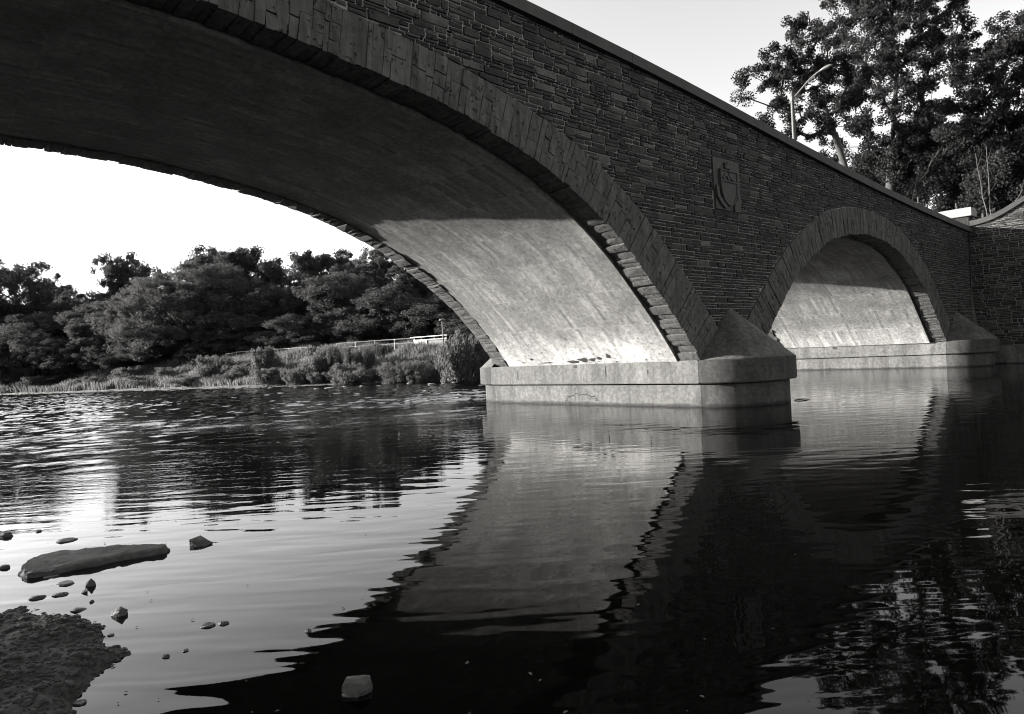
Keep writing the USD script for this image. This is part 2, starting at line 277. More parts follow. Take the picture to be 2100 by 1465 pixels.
obj('river_water', wm.mesh(), 'water', smooth=True, kind='structure')
def left_z(X, Y):
    d = -46 - X + fbm2(X, Y, .08, 3) * 8
    return np.interp(d, [-20, 0, 4, 10, 60, 200], [-2.5, 0, .8, 2.5, 5, 14]) + fbm2(X, Y, .5) * .2
obj('near_bank', grid(-260, -36, -230, 300, 90, 160, left_z), 'bank_soil', smooth=True, kind='structure')

# ------------------------------------------------------------------ the bridge
BW = 8.305                       # width between the two faces; near face on y = 0
XC = -13.45                      # middle of the main arch
H1, H2 = 1.23, .625              # top and underside of the pier ledges
# intrados of the main arch (offset from the crown, height), near face and far face
NEAR = PchipInterpolator(*np.array([(0, 6.78), (1.3, 6.76), (2.75, 6.63), (3.64, 6.5), (5.6, 6.2), (7.19, 5.75), (8.47, 5.28), (9.58, 4.72), (10.84, 3.83), (11.89, 2.88), (12.84, 1.95), (13.5, 1.2)]).T)
FAR = PchipInterpolator(*np.array([(0, 6.75), (.84, 6.74), (2.19, 6.68), (4.07, 6.49), (5.78, 6.2), (6.52, 6.03), (7.74, 5.67), (8.91, 5.18), (10.19, 4.5), (11.41, 3.68), (12.63, 2.6), (13.78, 1.2)]).T)
SIDE = PchipInterpolator(*np.array([(0, 5.36), (1.7, 5.25), (2.2, 5.15), (3.17, 4.95), (4.25, 4.47), (4.72, 4.27), (5.88, 3.62), (6.5, 3.12), (7.0, 2.68), (7.7, 2.03), (8.6, 1.2)]).T)
XS = 11.62                       # middle of the side arch
def half(fn, xmax, n=60):
    """(offset, height) along half an arch at even steps of arc, crown first."""
    x = np.linspace(0, xmax, 800); z = fn(x); s = np.r_[0, np.cumsum(np.hypot(np.diff(x), np.diff(z)))]
    t = np.linspace(0, s[-1], n); return np.stack([np.interp(t, s, x), np.interp(t, s, z)], -1), t
def full(fn, xmax, xc, n=60):
    h, t = half(fn, xmax, n)
    return np.vstack([np.stack([xc - h[::-1, 0], h[::-1, 1]], -1), np.stack([xc + h[1:, 0], h[1:, 1]], -1)]), np.r_[-t[::-1], t[1:]]
def normals(p):
    t = np.gradient(p, axis=0); t /= np.linalg.norm(t, axis=1, keepdims=True); return np.stack([-t[:, 1], t[:, 0]], -1)
mirror = lambda x: 2 * XC - x
ARCHES = {  # name: near curve, far curve, arc parameter, ring thickness at crown and spring, centre
    'main': (*[full(f, m, XC)[0] for f, m in ((NEAR, 13.5), (FAR, 13.78))], full(NEAR, 13.5, XC)[1], .82, 1.25),
    'side': (*[full(SIDE, 8.6, XS)[0]] * 2, full(SIDE, 8.6, XS)[1], .97, 1.12),
    'left': (*[full(SIDE, 8.6, mirror(XS))[0]] * 2, full(SIDE, 8.6, mirror(XS))[1], .97, 1.12)}
_cx = np.array([-13.45, -9, -5.66, -3.24, -.29, 5.64, 13.15, 20.28, 24.6]); _cz = np.array([8.97, 8.87, 8.72, 8.6, 8.41, 7.93, 7.38, 7.0, 6.83])
_cop = PchipInterpolator(np.r_[mirror(_cx[:0:-1]), _cx], np.r_[_cz[:0:-1], _cz])
COP_T = .27
def ztop(x): return _cop(x) - COP_T
XE, XL = 24.6, mirror(24.6)
bridge = thing('stone_bridge', 'arched stone bridge of dark rubble masonry with pale concrete underside crossing the river', 'bridge')

def ring_thick(a, t): return np.interp(np.abs(t) / np.abs(t).max(), [0, .35, 1], [a[3], a[3] + .12 * (a[4] - a[3]), a[4]])
RING_POLY = {}
for k, a in ARCHES.items():
    n = normals(a[0]); ext = a[0] + n * ring_thick(a, a[2])[:, None]
    RING_POLY[k] = Polygon(np.vstack([a[0], ext[::-1]])).buffer(0)
xs = np.linspace(XL, XE, 120)
FACE = Polygon([(XL, H1 - .04)] + [(x, ztop(x)) for x in xs] + [(XE, H1 - .04)])
FACE = FACE.union(sbox(23.2, -1.5, XE, 2)).union(sbox(XL, -1.5, mirror(23.2), 2))
def opening(a, out):
    p = a[0] + normals(a[0]) * out
    return Polygon(np.vstack([[(p[0, 0], -2)], p, [(p[-1, 0], -2)]])).buffer(0)
wall_mb, wall_far = MB(), MB()
for near in (True, False):
    core = FACE
    for a in ARCHES.values(): core = core.difference(opening(a if near else (a[1],), .26))
    for g in getattr(core, 'geoms', [core]):
        m = trimesh.creation.extrude_polygon(g, .62, engine='earcut')      # x, z, depth
        v = np.stack([m.vertices[:, 0], .62 - m.vertices[:, 2], m.vertices[:, 1]], -1)
        if near: wall_mb.add(v, m.faces)
        else: wall_far.add(np.stack([v[:, 0], BW - v[:, 1], v[:, 2]], -1), m.faces[:, ::-1])
spandrel = obj('spandrel_wall', wall_mb.mesh(), 'mortar', bridge)
spandrel_far = obj('spandrel_wall', wall_far.mesh(), 'rubble_stone_mixed', bridge)

RD = .62                          # depth of the stone rings into the bridge
# barrels: concrete soffit between the stone rings, its lower edge standing a little below the stone
def barrel(a, y0, y1):
    nu, nv = len(a[0]), 14
    vv = np.linspace(0, 1, nv); Y = y0 + (y1 - y0) * vv
    w = (Y / BW)[None, :, None]
    off = np.interp(Y, [0, RD, BW - RD, BW], [-.05, -.05, .03, .03])[None, :, None]
    low = a[0][:, None] * (1 - w) + a[1][:, None] * w + normals(a[0])[:, None] * off
    up = low + normals(a[0])[:, None] * .45
    def pts(p): return np.stack([p[..., 0], np.broadcast_to(Y, p.shape[:2]), p[..., 1]], -1).reshape(-1, 3)
    i, j = np.meshgrid(np.arange(nu - 1), np.arange(nv - 1), indexing='ij'); k = i * nv + j
    q = np.stack([k, k + 1, k + nv + 1, k + nv], -1).reshape(-1, 4)
    U, V = np.broadcast_to(a[2][:, None], (nu, nv)), np.broadcast_to(Y, (nu, nv))
    uv1 = np.stack([U, V], -1).reshape(-1, 2)
    N = nu * nv; quads = [q, q[:, ::-1] + N]
    e = np.arange(nu - 1) * nv
    quads.append(np.stack([e, e + nv, e + nv + N, e + N], -1)); e = e + nv - 1; quads.append(np.stack([e + nv, e, e + N, e + nv + N], -1))
    f = np.vstack(quads); f = np.vstack([f[:, [0, 1, 2]], f[:, [0, 2, 3]]])
    return (np.vstack([pts(low), pts(up)]), f), np.vstack([uv1, uv1])
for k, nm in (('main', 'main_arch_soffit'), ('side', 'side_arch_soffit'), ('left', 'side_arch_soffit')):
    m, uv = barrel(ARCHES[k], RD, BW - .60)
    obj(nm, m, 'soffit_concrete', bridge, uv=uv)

def jitter_block(corners, amp, bulge, r):
    """A rough squared stone from 8 corners (0-3 outer face, 4-7 inner face) with each face pushed out at its middle."""
    c = np.asarray(corners, float) + r.uniform(-amp, amp, (8, 3))
    fs = [(0, 1, 2, 3), (7, 6, 5, 4), (0, 4, 5, 1), (1, 5, 6, 2), (2, 6, 7, 3), (3, 7, 4, 0)]
    mid = c.mean(0); v = list(c); f = []
    for q in fs:
        m = c[list(q)].mean(0); n = m - mid; n /= np.linalg.norm(n) + 1e-9
        v.append(m + n * bulge * r.uniform(.3, 1.2)); o = len(v) - 1
        f += [(q[a], q[(a + 1) % 4], o) for a in range(4)]
    return np.array(v), np.array(f)

def voussoirs(key, near, pitch, parent, r, amp, recess=.0):
    a = ARCHES[key]; curve = a[0] if near else a[1]; t = a[2]
    th = ring_thick(a, t); n = normals(curve); L = t[-1]
    out, s = [], -L
    while s < L - .05:
        w = min(pitch * r.uniform(.5, 1.65), L - s)
        e = s + w - .007
        T = np.interp((s + e) / 2, t, th)
        cuts = [0, T] if r.random() < .3 else ([0, T * r.uniform(.35, .65), T] if r.random() < .75 else [0, T * r.uniform(.25, .38), T * r.uniform(.6, .72), T])
        for c0, c1 in zip(cuts[:-1], cuts[1:]):
            P = lambda ss, d: np.array([np.interp(ss, t, curve[:, 0] + n[:, 0] * d), np.interp(ss, t, curve[:, 1] + n[:, 1] * d)])
            i0 = c0 + (recess + (r.uniform(.0, .045) if near else r.uniform(-.018, .02)) if c0 == 0 else .010); i1 = c1 - .006
            q = [P(s + .003, i0), P(e, i0), P(e, i1), P(s + .003, i1)]
            pr = .045 + r.uniform(-.008, .012); dp = RD * r.uniform(.88, 1.02) if c0 == 0 else .4
            y0, y1 = (-pr, dp) if near else (BW + pr, BW - dp)
            c8 = [(x, y0, z) for x, z in q] + [(x, y1, z) for x, z in q]
            v, f = jitter_block(c8, amp, .02, r)
            if not near: f = f[:, ::-1]
            out.append((v, f, np.array([q[0][0], y0, q[0][1]])))
        s += w
    return out
def px_size(v):
    x, y, w = project(v)
    if (w < 1).any(): return 0.0
    x0, x1, y0, y1 = max(x.min(), 0), min(x.max(), 2100), max(y.min(), 0), min(y.max(), 1465)
    return max(x1 - x0, 0) * max(y1 - y0, 0)
def place_pieces(name, pieces, mats, mixed, parent, r, most=300):
    """The pieces that show largest become parts of their own, the rest one joined part."""
    sizes = np.array([px_size(v) for v, *_ in pieces]); order = np.argsort(-sizes)
    rest = MB()
    for rank, i in enumerate(order):
        v, f = pieces[i][:2]
        if rank < most and sizes[i] > 40: obj(name, (v, f), mats[r.integers(len(mats))], parent)
        else: rest.add(v, f)
    if rest.n: obj(name + '_remainder', rest.mesh(), mixed, parent, kind='stuff')
ring_stone('ring_stone_mixed', .032, .062, .2)
RS = ['ring_stone_a', 'ring_stone_b', 'ring_stone_c']
def ring_back(key, near):   # mortar bedding behind the voussoirs, so that joints have a bottom
    a = ARCHES[key]; curve = a[0] if near else a[1]; n = normals(curve); th = ring_thick(a, a[2])
    p0, p1 = curve + n * .20, curve + n * (th - .02)[:, None]
    m = trimesh.creation.extrude_polygon(Polygon(np.vstack([p0, p1[::-1]])).buffer(0), RD - .05, engine='earcut')
    y = -.018 + m.vertices[:, 2] if near else BW + .018 - m.vertices[:, 2]
    return np.stack([m.vertices[:, 0], y, m.vertices[:, 1]], -1), (m.faces[:, ::-1] if near else m.faces)
for key, near, pitch, nm in (('main', True, .18, 'main_arch_ring'), ('side', True, .15, 'side_arch_ring'), ('main', False, .19, 'main_arch_ring'), ('side', False, .17, 'side_arch_ring'), ('left', True, .3, 'side_arch_ring'), ('left', False, .4, 'side_arch_ring')):
    rp = obj(nm, ring_back(key, near), 'mortar', bridge)
    r = np.random.default_rng(hash((len(key), near, key == 'side')) % 1000 + 3)
    place_pieces('voussoir', voussoirs(key, near, pitch, rp, r, .009), RS, 'ring_stone_mixed', rp, r)

# rubble facing of the near spandrels, laid in uneven courses
def rubble(region, zlo, zhi, xlo, xhi, r, to3d, hmin=.06, hmax=.20):
    """Stones laid in courses over a plane region (u, z); to3d(u, depth, z) puts them in place (depth > 0 is proud)."""
    prep = shapely.prepared.prep(region); inner = shapely.prepared.prep(region.buffer(-.03)); out = []
    z = zlo
    while z < zhi:
        h = r.uniform(hmin, hmax); x = xlo - r.uniform(0, .4)
        while x < xhi:
            w = h * r.uniform(1.5, 5.0) if r.random() < .8 else h * r.uniform(.8, 1.4)
            w = np.clip(w, .09, .62); x1 = x + w
            cells = [(x, z, x1, z + h)]
            if h > .115 and r.random() < .55:
                k = z + h * r.uniform(.4, .6); cells = [(x, z, x1, k), (x, k, x1, z + h)]
            if h < .13 and r.random() < .06: cells = [(x, z, x1, z + h * 1.0)]
            for (a0, b0, a1, b1) in cells:
                g = .0095
                c = sbox(a0 + g, b0 + g, a1 - g, b1 - g)
                if not prep.intersects(c): continue
                if not inner.contains(c):
                    c = c.intersection(region.buffer(-.008))
                    if c.is_empty: continue
                    c = max(getattr(c, 'geoms', [c]), key=lambda q: q.area)
                    if c.area < .004 or c.geom_type != 'Polygon': continue
                    p = np.array(c.simplify(.012).exterior.coords)[:-1]
                    if Polygon(p).exterior.is_ccw is False: p = p[::-1]
                else:
                    cut = min(a1 - a0, b1 - b0)
                    k = r.uniform(.02, .20, (4, 2)) * cut; W_, H_ = a1 - a0 - 2 * g, b1 - b0 - 2 * g
                    x_, z_ = a0 + g, b0 + g
                    p = np.array([(x_ + k[0, 0], z_), (x_ + W_ - k[1, 0], z_), (x_ + W_, z_ + k[1, 1]), (x_ + W_, z_ + H_ - k[2, 1]), (x_ + W_ - k[2, 0], z_ + H_), (x_ + k[3, 0], z_ + H_), (x_, z_ + H_ - k[3, 1]), (x_, z_ + k[0, 1])])
                    p += r.uniform(-.006, .006, p.shape)
                m = p.mean(0); N = len(p); pr = r.uniform(.012, .040); ins = p + (m - p) / np.linalg.norm(p - m, axis=1, keepdims=True) * min(.012, .15 * np.sqrt(c.area))
                v = [to3d(q[0], -.01, q[1]) for q in p] + [to3d(q[0], pr + r.uniform(-.008, .008), q[1]) for q in ins] + [to3d(m[0] + r.uniform(-.03, .03), pr + r.uniform(.0, .016), m[1])]
                f = []
                for i in range(N):
                    j = (i + 1) % N; f += [(i, j, N + j), (i, N + j, N + i), (N + i, N + j, 2 * N)]
                out.append((np.array(v), np.array(f)))
            x = x1
        z += h
    return out
PX0, PX1, PZ0, PZ1 = 1.13, 2.47, 5.27, 6.68      # carved panel
stone_region = FACE.intersection(sbox(XL, H1, XE, 20))
for k in ARCHES: stone_region = stone_region.difference(RING_POLY[k].buffer(.012)).difference(opening(ARCHES[k], .02))
stone_region = stone_region.difference(sbox(PX0 - .01, PZ0 - .01, PX1 + .01, PZ1 + .01))
r = np.random.default_rng(21)
pcs = rubble(stone_region, H1, 9.0, XL, XE, r, lambda u, d, z: (u, -d, z))
place_pieces('stone', pcs, STONES, 'rubble_stone_mixed', spandrel, r)

# parapet coping, deck, carved panel
for near in (True, False):
    y0, y1 = (-.15, .42) if near else (BW + .15, BW - .42)
    edges = np.arange(XL, XE + .01, 2.05); edges[-1] = XE
    for x0, x1 in zip(edges[:-1], edges[1:]):
        x0, x1 = x0 + .008, x1 - .004; za, zb = float(_cop(x0)), float(_cop(x1)); ca = .025
        s = 1 if near else -1
        prof = [(y0, -COP_T), (y0, -ca), (y0 + s * ca, 0), (y1 - s * ca, 0), (y1, -ca), (y1, -COP_T)]
        v = [(x0, y, za + z) for y, z in prof] + [(x1, y, zb + z) for y, z in prof]
        f = [(i, (i + 1) % 6, (i + 1) % 6 + 6) for i in range(6)] + [(i, (i + 1) % 6 + 6, i + 6) for i in range(6)] + [(0, 5 - i, 4 - i) for i in range(4)] + [(6, 7 + i, 8 + i) for i in range(4)]
        f = np.array(f); f = f[:, ::-1] if near else f
        obj('coping_stone', (np.array(v), f), 'coping_concrete', bridge)
dk = MB()
for x0, x1 in zip(xs[:-1], xs[1:]):
    za, zb = ztop(x0) - .75, ztop(x1) - .75
    dk.add([(x0, .6, za), (x1, .6, zb), (x1, BW - .6, zb), (x0, BW - .6, za), (x0, .6, za - .3), (x1, .6, zb - .3), (x1, BW - .6, zb - .3), (x0, BW - .6, za - .3)], [(0, 1, 2, 3), (7, 6, 5, 4)])
obj('road_deck', dk.mesh(), 'asphalt', bridge)

panel = MB()
panel.box((PX0, -.055, 5.78), (PX1, .05, PZ1)); panel.box((PX0 + .05, -.06, PZ0), (PX1 + .02, .05, 5.775))
panel_p = obj('carved_panel', panel.mesh(), 'panel_stone', bridge, label='carved coat of arms panel set in the stone wall')
def relief(poly, y0, y1, bev=.012):
    mb = MB()
    for g in getattr(poly, 'geoms', [poly]):
        m = trimesh.creation.extrude_polygon(g, y1 - y0, engine='earcut'); mb.add(np.stack([m.vertices[:, 0], -y0 - m.vertices[:, 2], m.vertices[:, 1]], -1), m.faces)
    return mb.mesh()
cxp = 1.80
sh = Polygon([(cxp - .44, 6.36), (cxp + .44, 6.36), (cxp + .43, 5.98)] + [(cxp + .43 * math.cos(q) ** .8, 5.98 - .58 * math.sin(q) ** 1.15) for q in np.linspace(.05, 1.52, 9)] + [(cxp, 5.38)] + [(cxp - .43 * math.cos(q) ** .8, 5.98 - .58 * math.sin(q) ** 1.15) for q in np.linspace(1.52, .05, 9)] + [(cxp - .43, 5.98)])
obj('shield', relief(sh, .05, .115), 'panel_stone', panel_p)
rim = sh.difference(sh.buffer(-.035)).union(sh.intersection(sbox(cxp - .5, 6.03, cxp + .5, 6.065)))
obj('shield_border', relief(rim, .11, .14), 'panel_stone', panel_p)
fig = LineString([(cxp - .3, 6.12), (cxp - .2, 6.22), (cxp - .08, 6.18), (cxp - .05, 6.1)]).buffer(.03).union(LineString([(cxp + .1, 6.14), (cxp + .2, 6.11), (cxp + .3, 6.16)]).buffer(.035)).union(LineString([(cxp, 6.06), (cxp, 6.34)]).buffer(.014))
obj('shield_charge', relief(fig, .11, .15), 'panel_stone', panel_p)
crown = Polygon([(cxp - .13, 6.40), (cxp + .13, 6.40), (cxp + .17, 6.56), (cxp + .08, 6.50), (cxp, 6.60), (cxp - .08, 6.50), (cxp - .17, 6.56)])
obj('crown', relief(crown, .05, .12), 'panel_stone', panel_p)
rib = LineString([(cxp - .58, 5.85), (cxp - .55, 5.62), (cxp - .36, 5.44), (cxp - .2, 5.36)]).buffer(.06).union(LineString([(cxp + .5, 5.8), (cxp + .5, 5.6), (cxp + .34, 5.46), (cxp + .3, 5.34)]).buffer(.055))
obj('ribbon', relief(rib, .05, .12), 'panel_stone', panel_p)

# piers: base, ledge and half-cone caps, with rounded noses up and down stream
def stadium(x0, x1, y0, y1, n=22):
    r_, c = (x1 - x0) / 2, (x0 + x1) / 2; a = np.linspace(0, np.pi, n)
    pts = [(c - r_ * math.cos(q), y0 - r_ * math.sin(q)) for q in a] + [(c + r_ * math.cos(q), y1 + r_ * math.sin(q)) for q in a]
    return Polygon(pts)
def slab(poly, z0, z1, bev=.03):
    """An extruded plan with its upper and lower arrises eased."""
    p = np.array(poly.exterior.coords)[:-1]; c = p.mean(0); N = len(p)
    q = np.array(poly.buffer(-bev).exterior.coords)
    d = p - c; n = d / np.linalg.norm(d, axis=1, keepdims=True); ins = p - n * bev
    rings = [(ins, z0), (p, z0 + bev), (p, z1 - bev), (ins, z1)]
    v = np.vstack([np.c_[a, np.full(N, z)] for a, z in rings] + [[(*c, z0), (*c, z1)]]); f = []
    for k in range(3):
        for i in range(N): j = (i + 1) % N; f += [(k * N + i, (k + 1) * N + j, k * N + j), (k * N + i, (k + 1) * N + i, (k + 1) * N + j)]
    for i in range(N): j = (i + 1) % N; f += [(4 * N, i, j), (4 * N + 1, 3 * N + j, 3 * N + i)]
    return v, np.array(f)[:, ::-1]
def cone_cap(cx, r_, y, z0, h, s):
    a = np.linspace(0, np.pi, 20); bump = 1 + .02 * np.sin(a * 9)
    base = np.stack([cx - r_ * np.cos(a), y - s * r_ * np.sin(a) * bump, np.full(20, z0)], -1); mb = []
    lev = [base * (1 - t) + np.array([cx, y + s * .04, z0 + h]) * t for t in (0, .35, .7, .97)]
    v = np.vstack(lev + [[(cx, y + s * .04, z0 + h)]]); f = []
    for k in range(3):
        for i in range(19): f += [(k * 20 + i, k * 20 + i + 1, (k + 1) * 20 + i + 1), (k * 20 + i, (k + 1) * 20 + i + 1, (k + 1) * 20 + i)]
    f += [(60 + i, 61 + i, 80) for i in range(19)]
    return v, np.array(f)[:, ::s]
def nose(x0, x1, y, s_, n=22):
    r_, c_ = (x1 - x0) / 2, (x0 + x1) / 2
    return Polygon([(c_ - r_ * math.cos(q), y - s_ * (r_ * math.sin(q) * .985 + .0)) for q in np.linspace(0, np.pi, n)][::s_])
for x0, x1 in ((0.0, 3.32), (20.30, 23.6), (mirror(3.32), mirror(0.0)), (mirror(23.6), mirror(20.30))):
    obj('pier_base', slab(sbox(x0 + .14, .05, x1 - .14, BW - .05), -1.6, H2 - .035, .012), 'pier_concrete', bridge)
    obj('pier_ledge', slab(sbox(x0, .004, x1, BW - .004), H2, H1, .03), 'pier_concrete', bridge)
    obj('pier_gap_fill', slab(stadium(x0 + .22, x1 - .22, 0.1, BW - .1), H2 - .06, H2 + .02, .01), 'dark_hole', bridge)  # dark filler closing the gap between base and ledge
    for s_, y in ((1, -.005), (-1, BW + .005)):
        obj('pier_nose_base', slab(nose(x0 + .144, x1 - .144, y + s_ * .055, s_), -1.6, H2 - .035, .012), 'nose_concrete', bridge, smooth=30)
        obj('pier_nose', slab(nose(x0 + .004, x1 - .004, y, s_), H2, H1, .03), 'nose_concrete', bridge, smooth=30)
        obj('pier_cap', cone_cap((x0 + x1) / 2, (x1 - x0) / 2 - .06, y, H1 - .002, 1.42, s_), 'cap_concrete', bridge, smooth=50)
# spalled holes in the concrete where the arches spring from the ledges
def spall(P, nrm, sx, sz, r, up=(0, 0, 1)):
    n = np.asarray(nrm, float); n /= np.linalg.norm(n); u = np.cross(up, n); u /= np.linalg.norm(u); w = np.cross(n, u)
    N = 11; a = np.arange(N) * 2 * np.pi / N; rr = r.uniform(.55, 1.25, N)
    v = [np.asarray(P) + n * .004 + u * math.cos(q) * sx * k + w * math.sin(q) * sz * k for q, k in zip(a, rr)] + [np.asarray(P) + n * .012]
    return np.array(v), np.array([(i, (i + 1) % N, N) for i in range(N)])
r = np.random.default_rng(4)
sp = MB()
def soffit_pt(y, z):
    zz = ARCHES['main'][0][60:, 1][::-1]; w = y / BW
    x = np.interp(z, zz, (ARCHES['main'][0][60:, 0] * (1 - w) + ARCHES['main'][1][60:, 0] * w)[::-1])
    x2 = np.interp(z + .05, zz, (ARCHES['main'][0][60:, 0] * (1 - w) + ARCHES['main'][1][60:, 0] * w)[::-1])
    d = np.array([x2 - x, 0, .05]); nrm = np.cross(d, [0, 1.0, 0]); nrm /= np.linalg.norm(nrm)
    nrm = nrm * np.sign(-nrm[0]); off = np.interp(y, [0, RD, BW - RD, BW], [-.05, -.05, .03, .03])
    return np.array([x, y, z]) - nrm * off, nrm
for y, z, sx, sz in [(4.4, 1.33, .28, .07), (4.0, 1.36, .22, .09), (3.6, 1.37, .16, .07), (3.3, 1.40, .12, .06), (2.9, 1.46, .10, .09), (6.3, 1.44, .07, .07), (5.6, 1.31, .25, .03), (2.7, 1.28, .06, .03)] + [(r.uniform(1, 7.5), 1.26 + abs(r.normal(0, .35)), r.uniform(.008, .03), r.uniform(.008, .025)) for _ in range(70)]:
    P, nn = soffit_pt(y, z); sp.add(*spall(P, nn, sx, sz, r))
for k in range(14):   # the eye-shaped scar low on the pier base
    q = math.pi * (k + .5) / 14; sp.add(*spall((.1395, 4.25 - .62 * math.cos(q), .10 + .21 * math.sin(q) + r.normal() * .012), (-1, 0, 0), .075, .022, r))
for y, z, sx, sz in ((6.9, .9, .01, .16), (3.1, .98, .012, .2), (1.6, .95, .01, .12)): sp.add(*spall((-.001, y, z), (-1, 0, 0), sx, sz, r))
sp.add(*spall((-.001, 4.3, 1.16), (-1, 0, 0), .09, .06, r)); sp.add(*spall((20.299, 5.0, 1.13), (-1, 0, 0), .14, .085, r))
obj('concrete_spalls', sp.mesh(), 'dark_hole', bridge, kind='stuff')

# end pillar of the parapet and the curved wing wall that runs from it
post = thing('end_pillar', 'square concrete end pillar with slab cap where the bridge parapet meets the curved wall', 'pillar', (24.9, .55, 0))
obj('shaft', MB().box((-.28, -.62, 5.2), (.42, .62, 7.36)).mesh(), 'rubble_stone_mixed', post)
obj('cap', slab(sbox(-.40, -.78, .55, .78), 7.36, 7.78, .03), 'pillar_concrete', post)
wing = thing('wing_wall', 'dark curved rubble wing wall sweeping up from the bridge end toward the camera', 'wall')
WP = np.array([(24.75, -.02), (24.85, -.9), (25.05, -2.1), (25.6, -4.2), (26.9, -7.2), (29.3, -11.5), (34, -19)], float)
_t = np.r_[0, np.cumsum(np.linalg.norm(np.diff(WP, axis=0), axis=1))]
wx, wy = PchipInterpolator(_t, WP[:, 0]), PchipInterpolator(_t, WP[:, 1])
wz = PchipInterpolator([0, .55, 1.1, 1.6, 2.1, 4.0, 7.5, _t[-1]], [7.10, 7.16, 7.32, 7.56, 7.86, 8.7, 9.2, 9.3])
def wing_pt(u, d, z):
    tx, ty = float(wx.derivative()(u)), float(wy.derivative()(u)); l = math.hypot(tx, ty)
    return (float(wx(u)) + d * ty / l, float(wy(u)) - d * tx / l, z)
uu = np.linspace(0, _t[-1], 60)
def wing_strip(d0, d1, zlo, zhi):
    v = []
    for u in uu:
        zl, zh = (zlo(u), zhi(u)); v += [wing_pt(u, d0, zl), wing_pt(u, d0, zh), wing_pt(u, d1, zh), wing_pt(u, d1, zl)]
    f = []
    for i in range(len(uu) - 1):
        for k in range(4): f.append((i * 4 + k, i * 4 + (k + 1) % 4, i * 4 + 4 + (k + 1) % 4, i * 4 + 4 + k))
    e = (len(uu) - 1) * 4; f += [(3, 2, 1, 0), (e, e + 1, e + 2, e + 3)]
    return np.array(v), np.array(f)
wcore = obj('wall_core', wing_strip(0, -.6, lambda u: -1.5, lambda u: float(wz(u)) - .24), 'mortar', wing)
obj('coping', wing_strip(.12, -.7, lambda u: float(wz(u)) - .25, lambda u: float(wz(u))), 'coping_concrete', wing)
obj('footing', wing_strip(1.55, .0, lambda u: -1.5, lambda u: .86), 'cap_concrete', wing)
r = np.random.default_rng(31)
wreg = Polygon([(0.02, .86)] + [(_t[-1], .86)] + [(u, float(wz(u)) - .26) for u in uu[::-1]]).buffer(0)
place_pieces('stone', rubble(wreg, .86, 9.2, 0, _t[-1], r, wing_pt), STONES, 'rubble_stone_mixed', wcore, r, most=120)
fw = thing('retaining_wall', 'sunlit rubble retaining wall seen through the side arch', 'wall')
FA, FB = np.array([20.75, 8.45]), np.array([22.6, 16.0]); FL = np.linalg.norm(FB - FA); fd = (FB - FA) / FL
def fw_pt(u, d, z): return (FA[0] + fd[0] * u - fd[1] * d, FA[1] + fd[1] * u + fd[0] * d, z)
ftop = lambda u: 6.0 - 2.6 * u / FL
v = [fw_pt(u, d, z) for u, d, z in ((0, 0, -1), (0, 0, ftop(0)), (0, -.6, ftop(0)), (0, -.6, -1), (FL, 0, -1), (FL, 0, ftop(FL)), (FL, -.6, ftop(FL)), (FL, -.6, -1))]
fcore = obj('wall_core', (np.array(v), np.array([(0, 1, 5, 4), (1, 2, 6, 5), (2, 3, 7, 6), (3, 2, 1, 0), (4, 5, 6, 7)])), 'mortar', fw)
pc = rubble(Polygon([(0, .1), (FL, .1), (FL, ftop(FL)), (0, ftop(0))]), .1, 6, 0, FL, r, fw_pt, .12, .26)
place_pieces('stone', pc, ['ring_stone_a', 'ring_stone_c'], 'ring_stone_mixed', fcore, r, most=60)

# ------------------------------------------------------------------ trees and shrubs
def leaves(cent, size, r, flat=.5, stretch=1.0, droop=0.0):
    n = len(cent)
    nrm = r.normal(size=(n, 3)); nrm[:, 2] += flat * 1.5; nrm /= np.linalg.norm(nrm, axis=1, keepdims=True)
    d = r.normal(size=(n, 3)); d[:, 2] -= droop; d -= nrm * (d * nrm).sum(1, keepdims=True); d /= np.linalg.norm(d, axis=1, keepdims=True) + 1e-9
    s = np.cross(nrm, d); L = (size * r.uniform(.6, 1.3, n))[:, None]; Wd = L * .36 / stretch; L = L * .5 * stretch
    v = np.stack([cent - d * L, cent + s * Wd + nrm * L * .18, cent + d * L, cent - s * Wd + nrm * L * .18], 1).reshape(-1, 3)
    k = np.arange(n)[:, None] * 4
    return v, np.vstack([k + [0, 1, 2], k + [0, 2, 3]])
def grow(root, pts, r, r0, wob=.25):
    """Limbs: every foliage point is joined to the nearest limb node already grown that lies below or nearer the stem."""
    nodes = [np.asarray(p, float) for p in root]; par = [-1] + list(range(len(root) - 1)); cnt = [0.0] * len(root)
    order = np.argsort([np.linalg.norm((p - nodes[min(2, len(nodes) - 1)]) * [1, 1, .8]) for p in pts]); tips = []
    for i in order:
        p = pts[i]; A = np.array(nodes); dd = np.linalg.norm(A - p, axis=1) + .9 * np.maximum(A[:, 2] - p[2] + .3, 0); dd[0] += 2
        j = int(np.argmin(dd)); a = nodes[j]; L = np.linalg.norm(p - a); k = max(1, int(L / 1.1)); last = j
        for q in range(1, k + 1):
            t = q / k; m = a * (1 - t) + p * t + (r.normal(size=3) * wob * .3 if q < k else 0) + np.array([0, 0, .12 * L * math.sin(math.pi * t)]) * (q < k)
            nodes.append(m); par.append(last); cnt.append(0.0); last = len(nodes) - 1
        tips.append(last)
    for t in tips:
        j = t
        while j >= 0: cnt[j] += 1; j = par[j]
    top = max(cnt); rad = [max(r0 * (c / top) ** .45, .012) for c in cnt]
    return np.array(nodes), par, rad
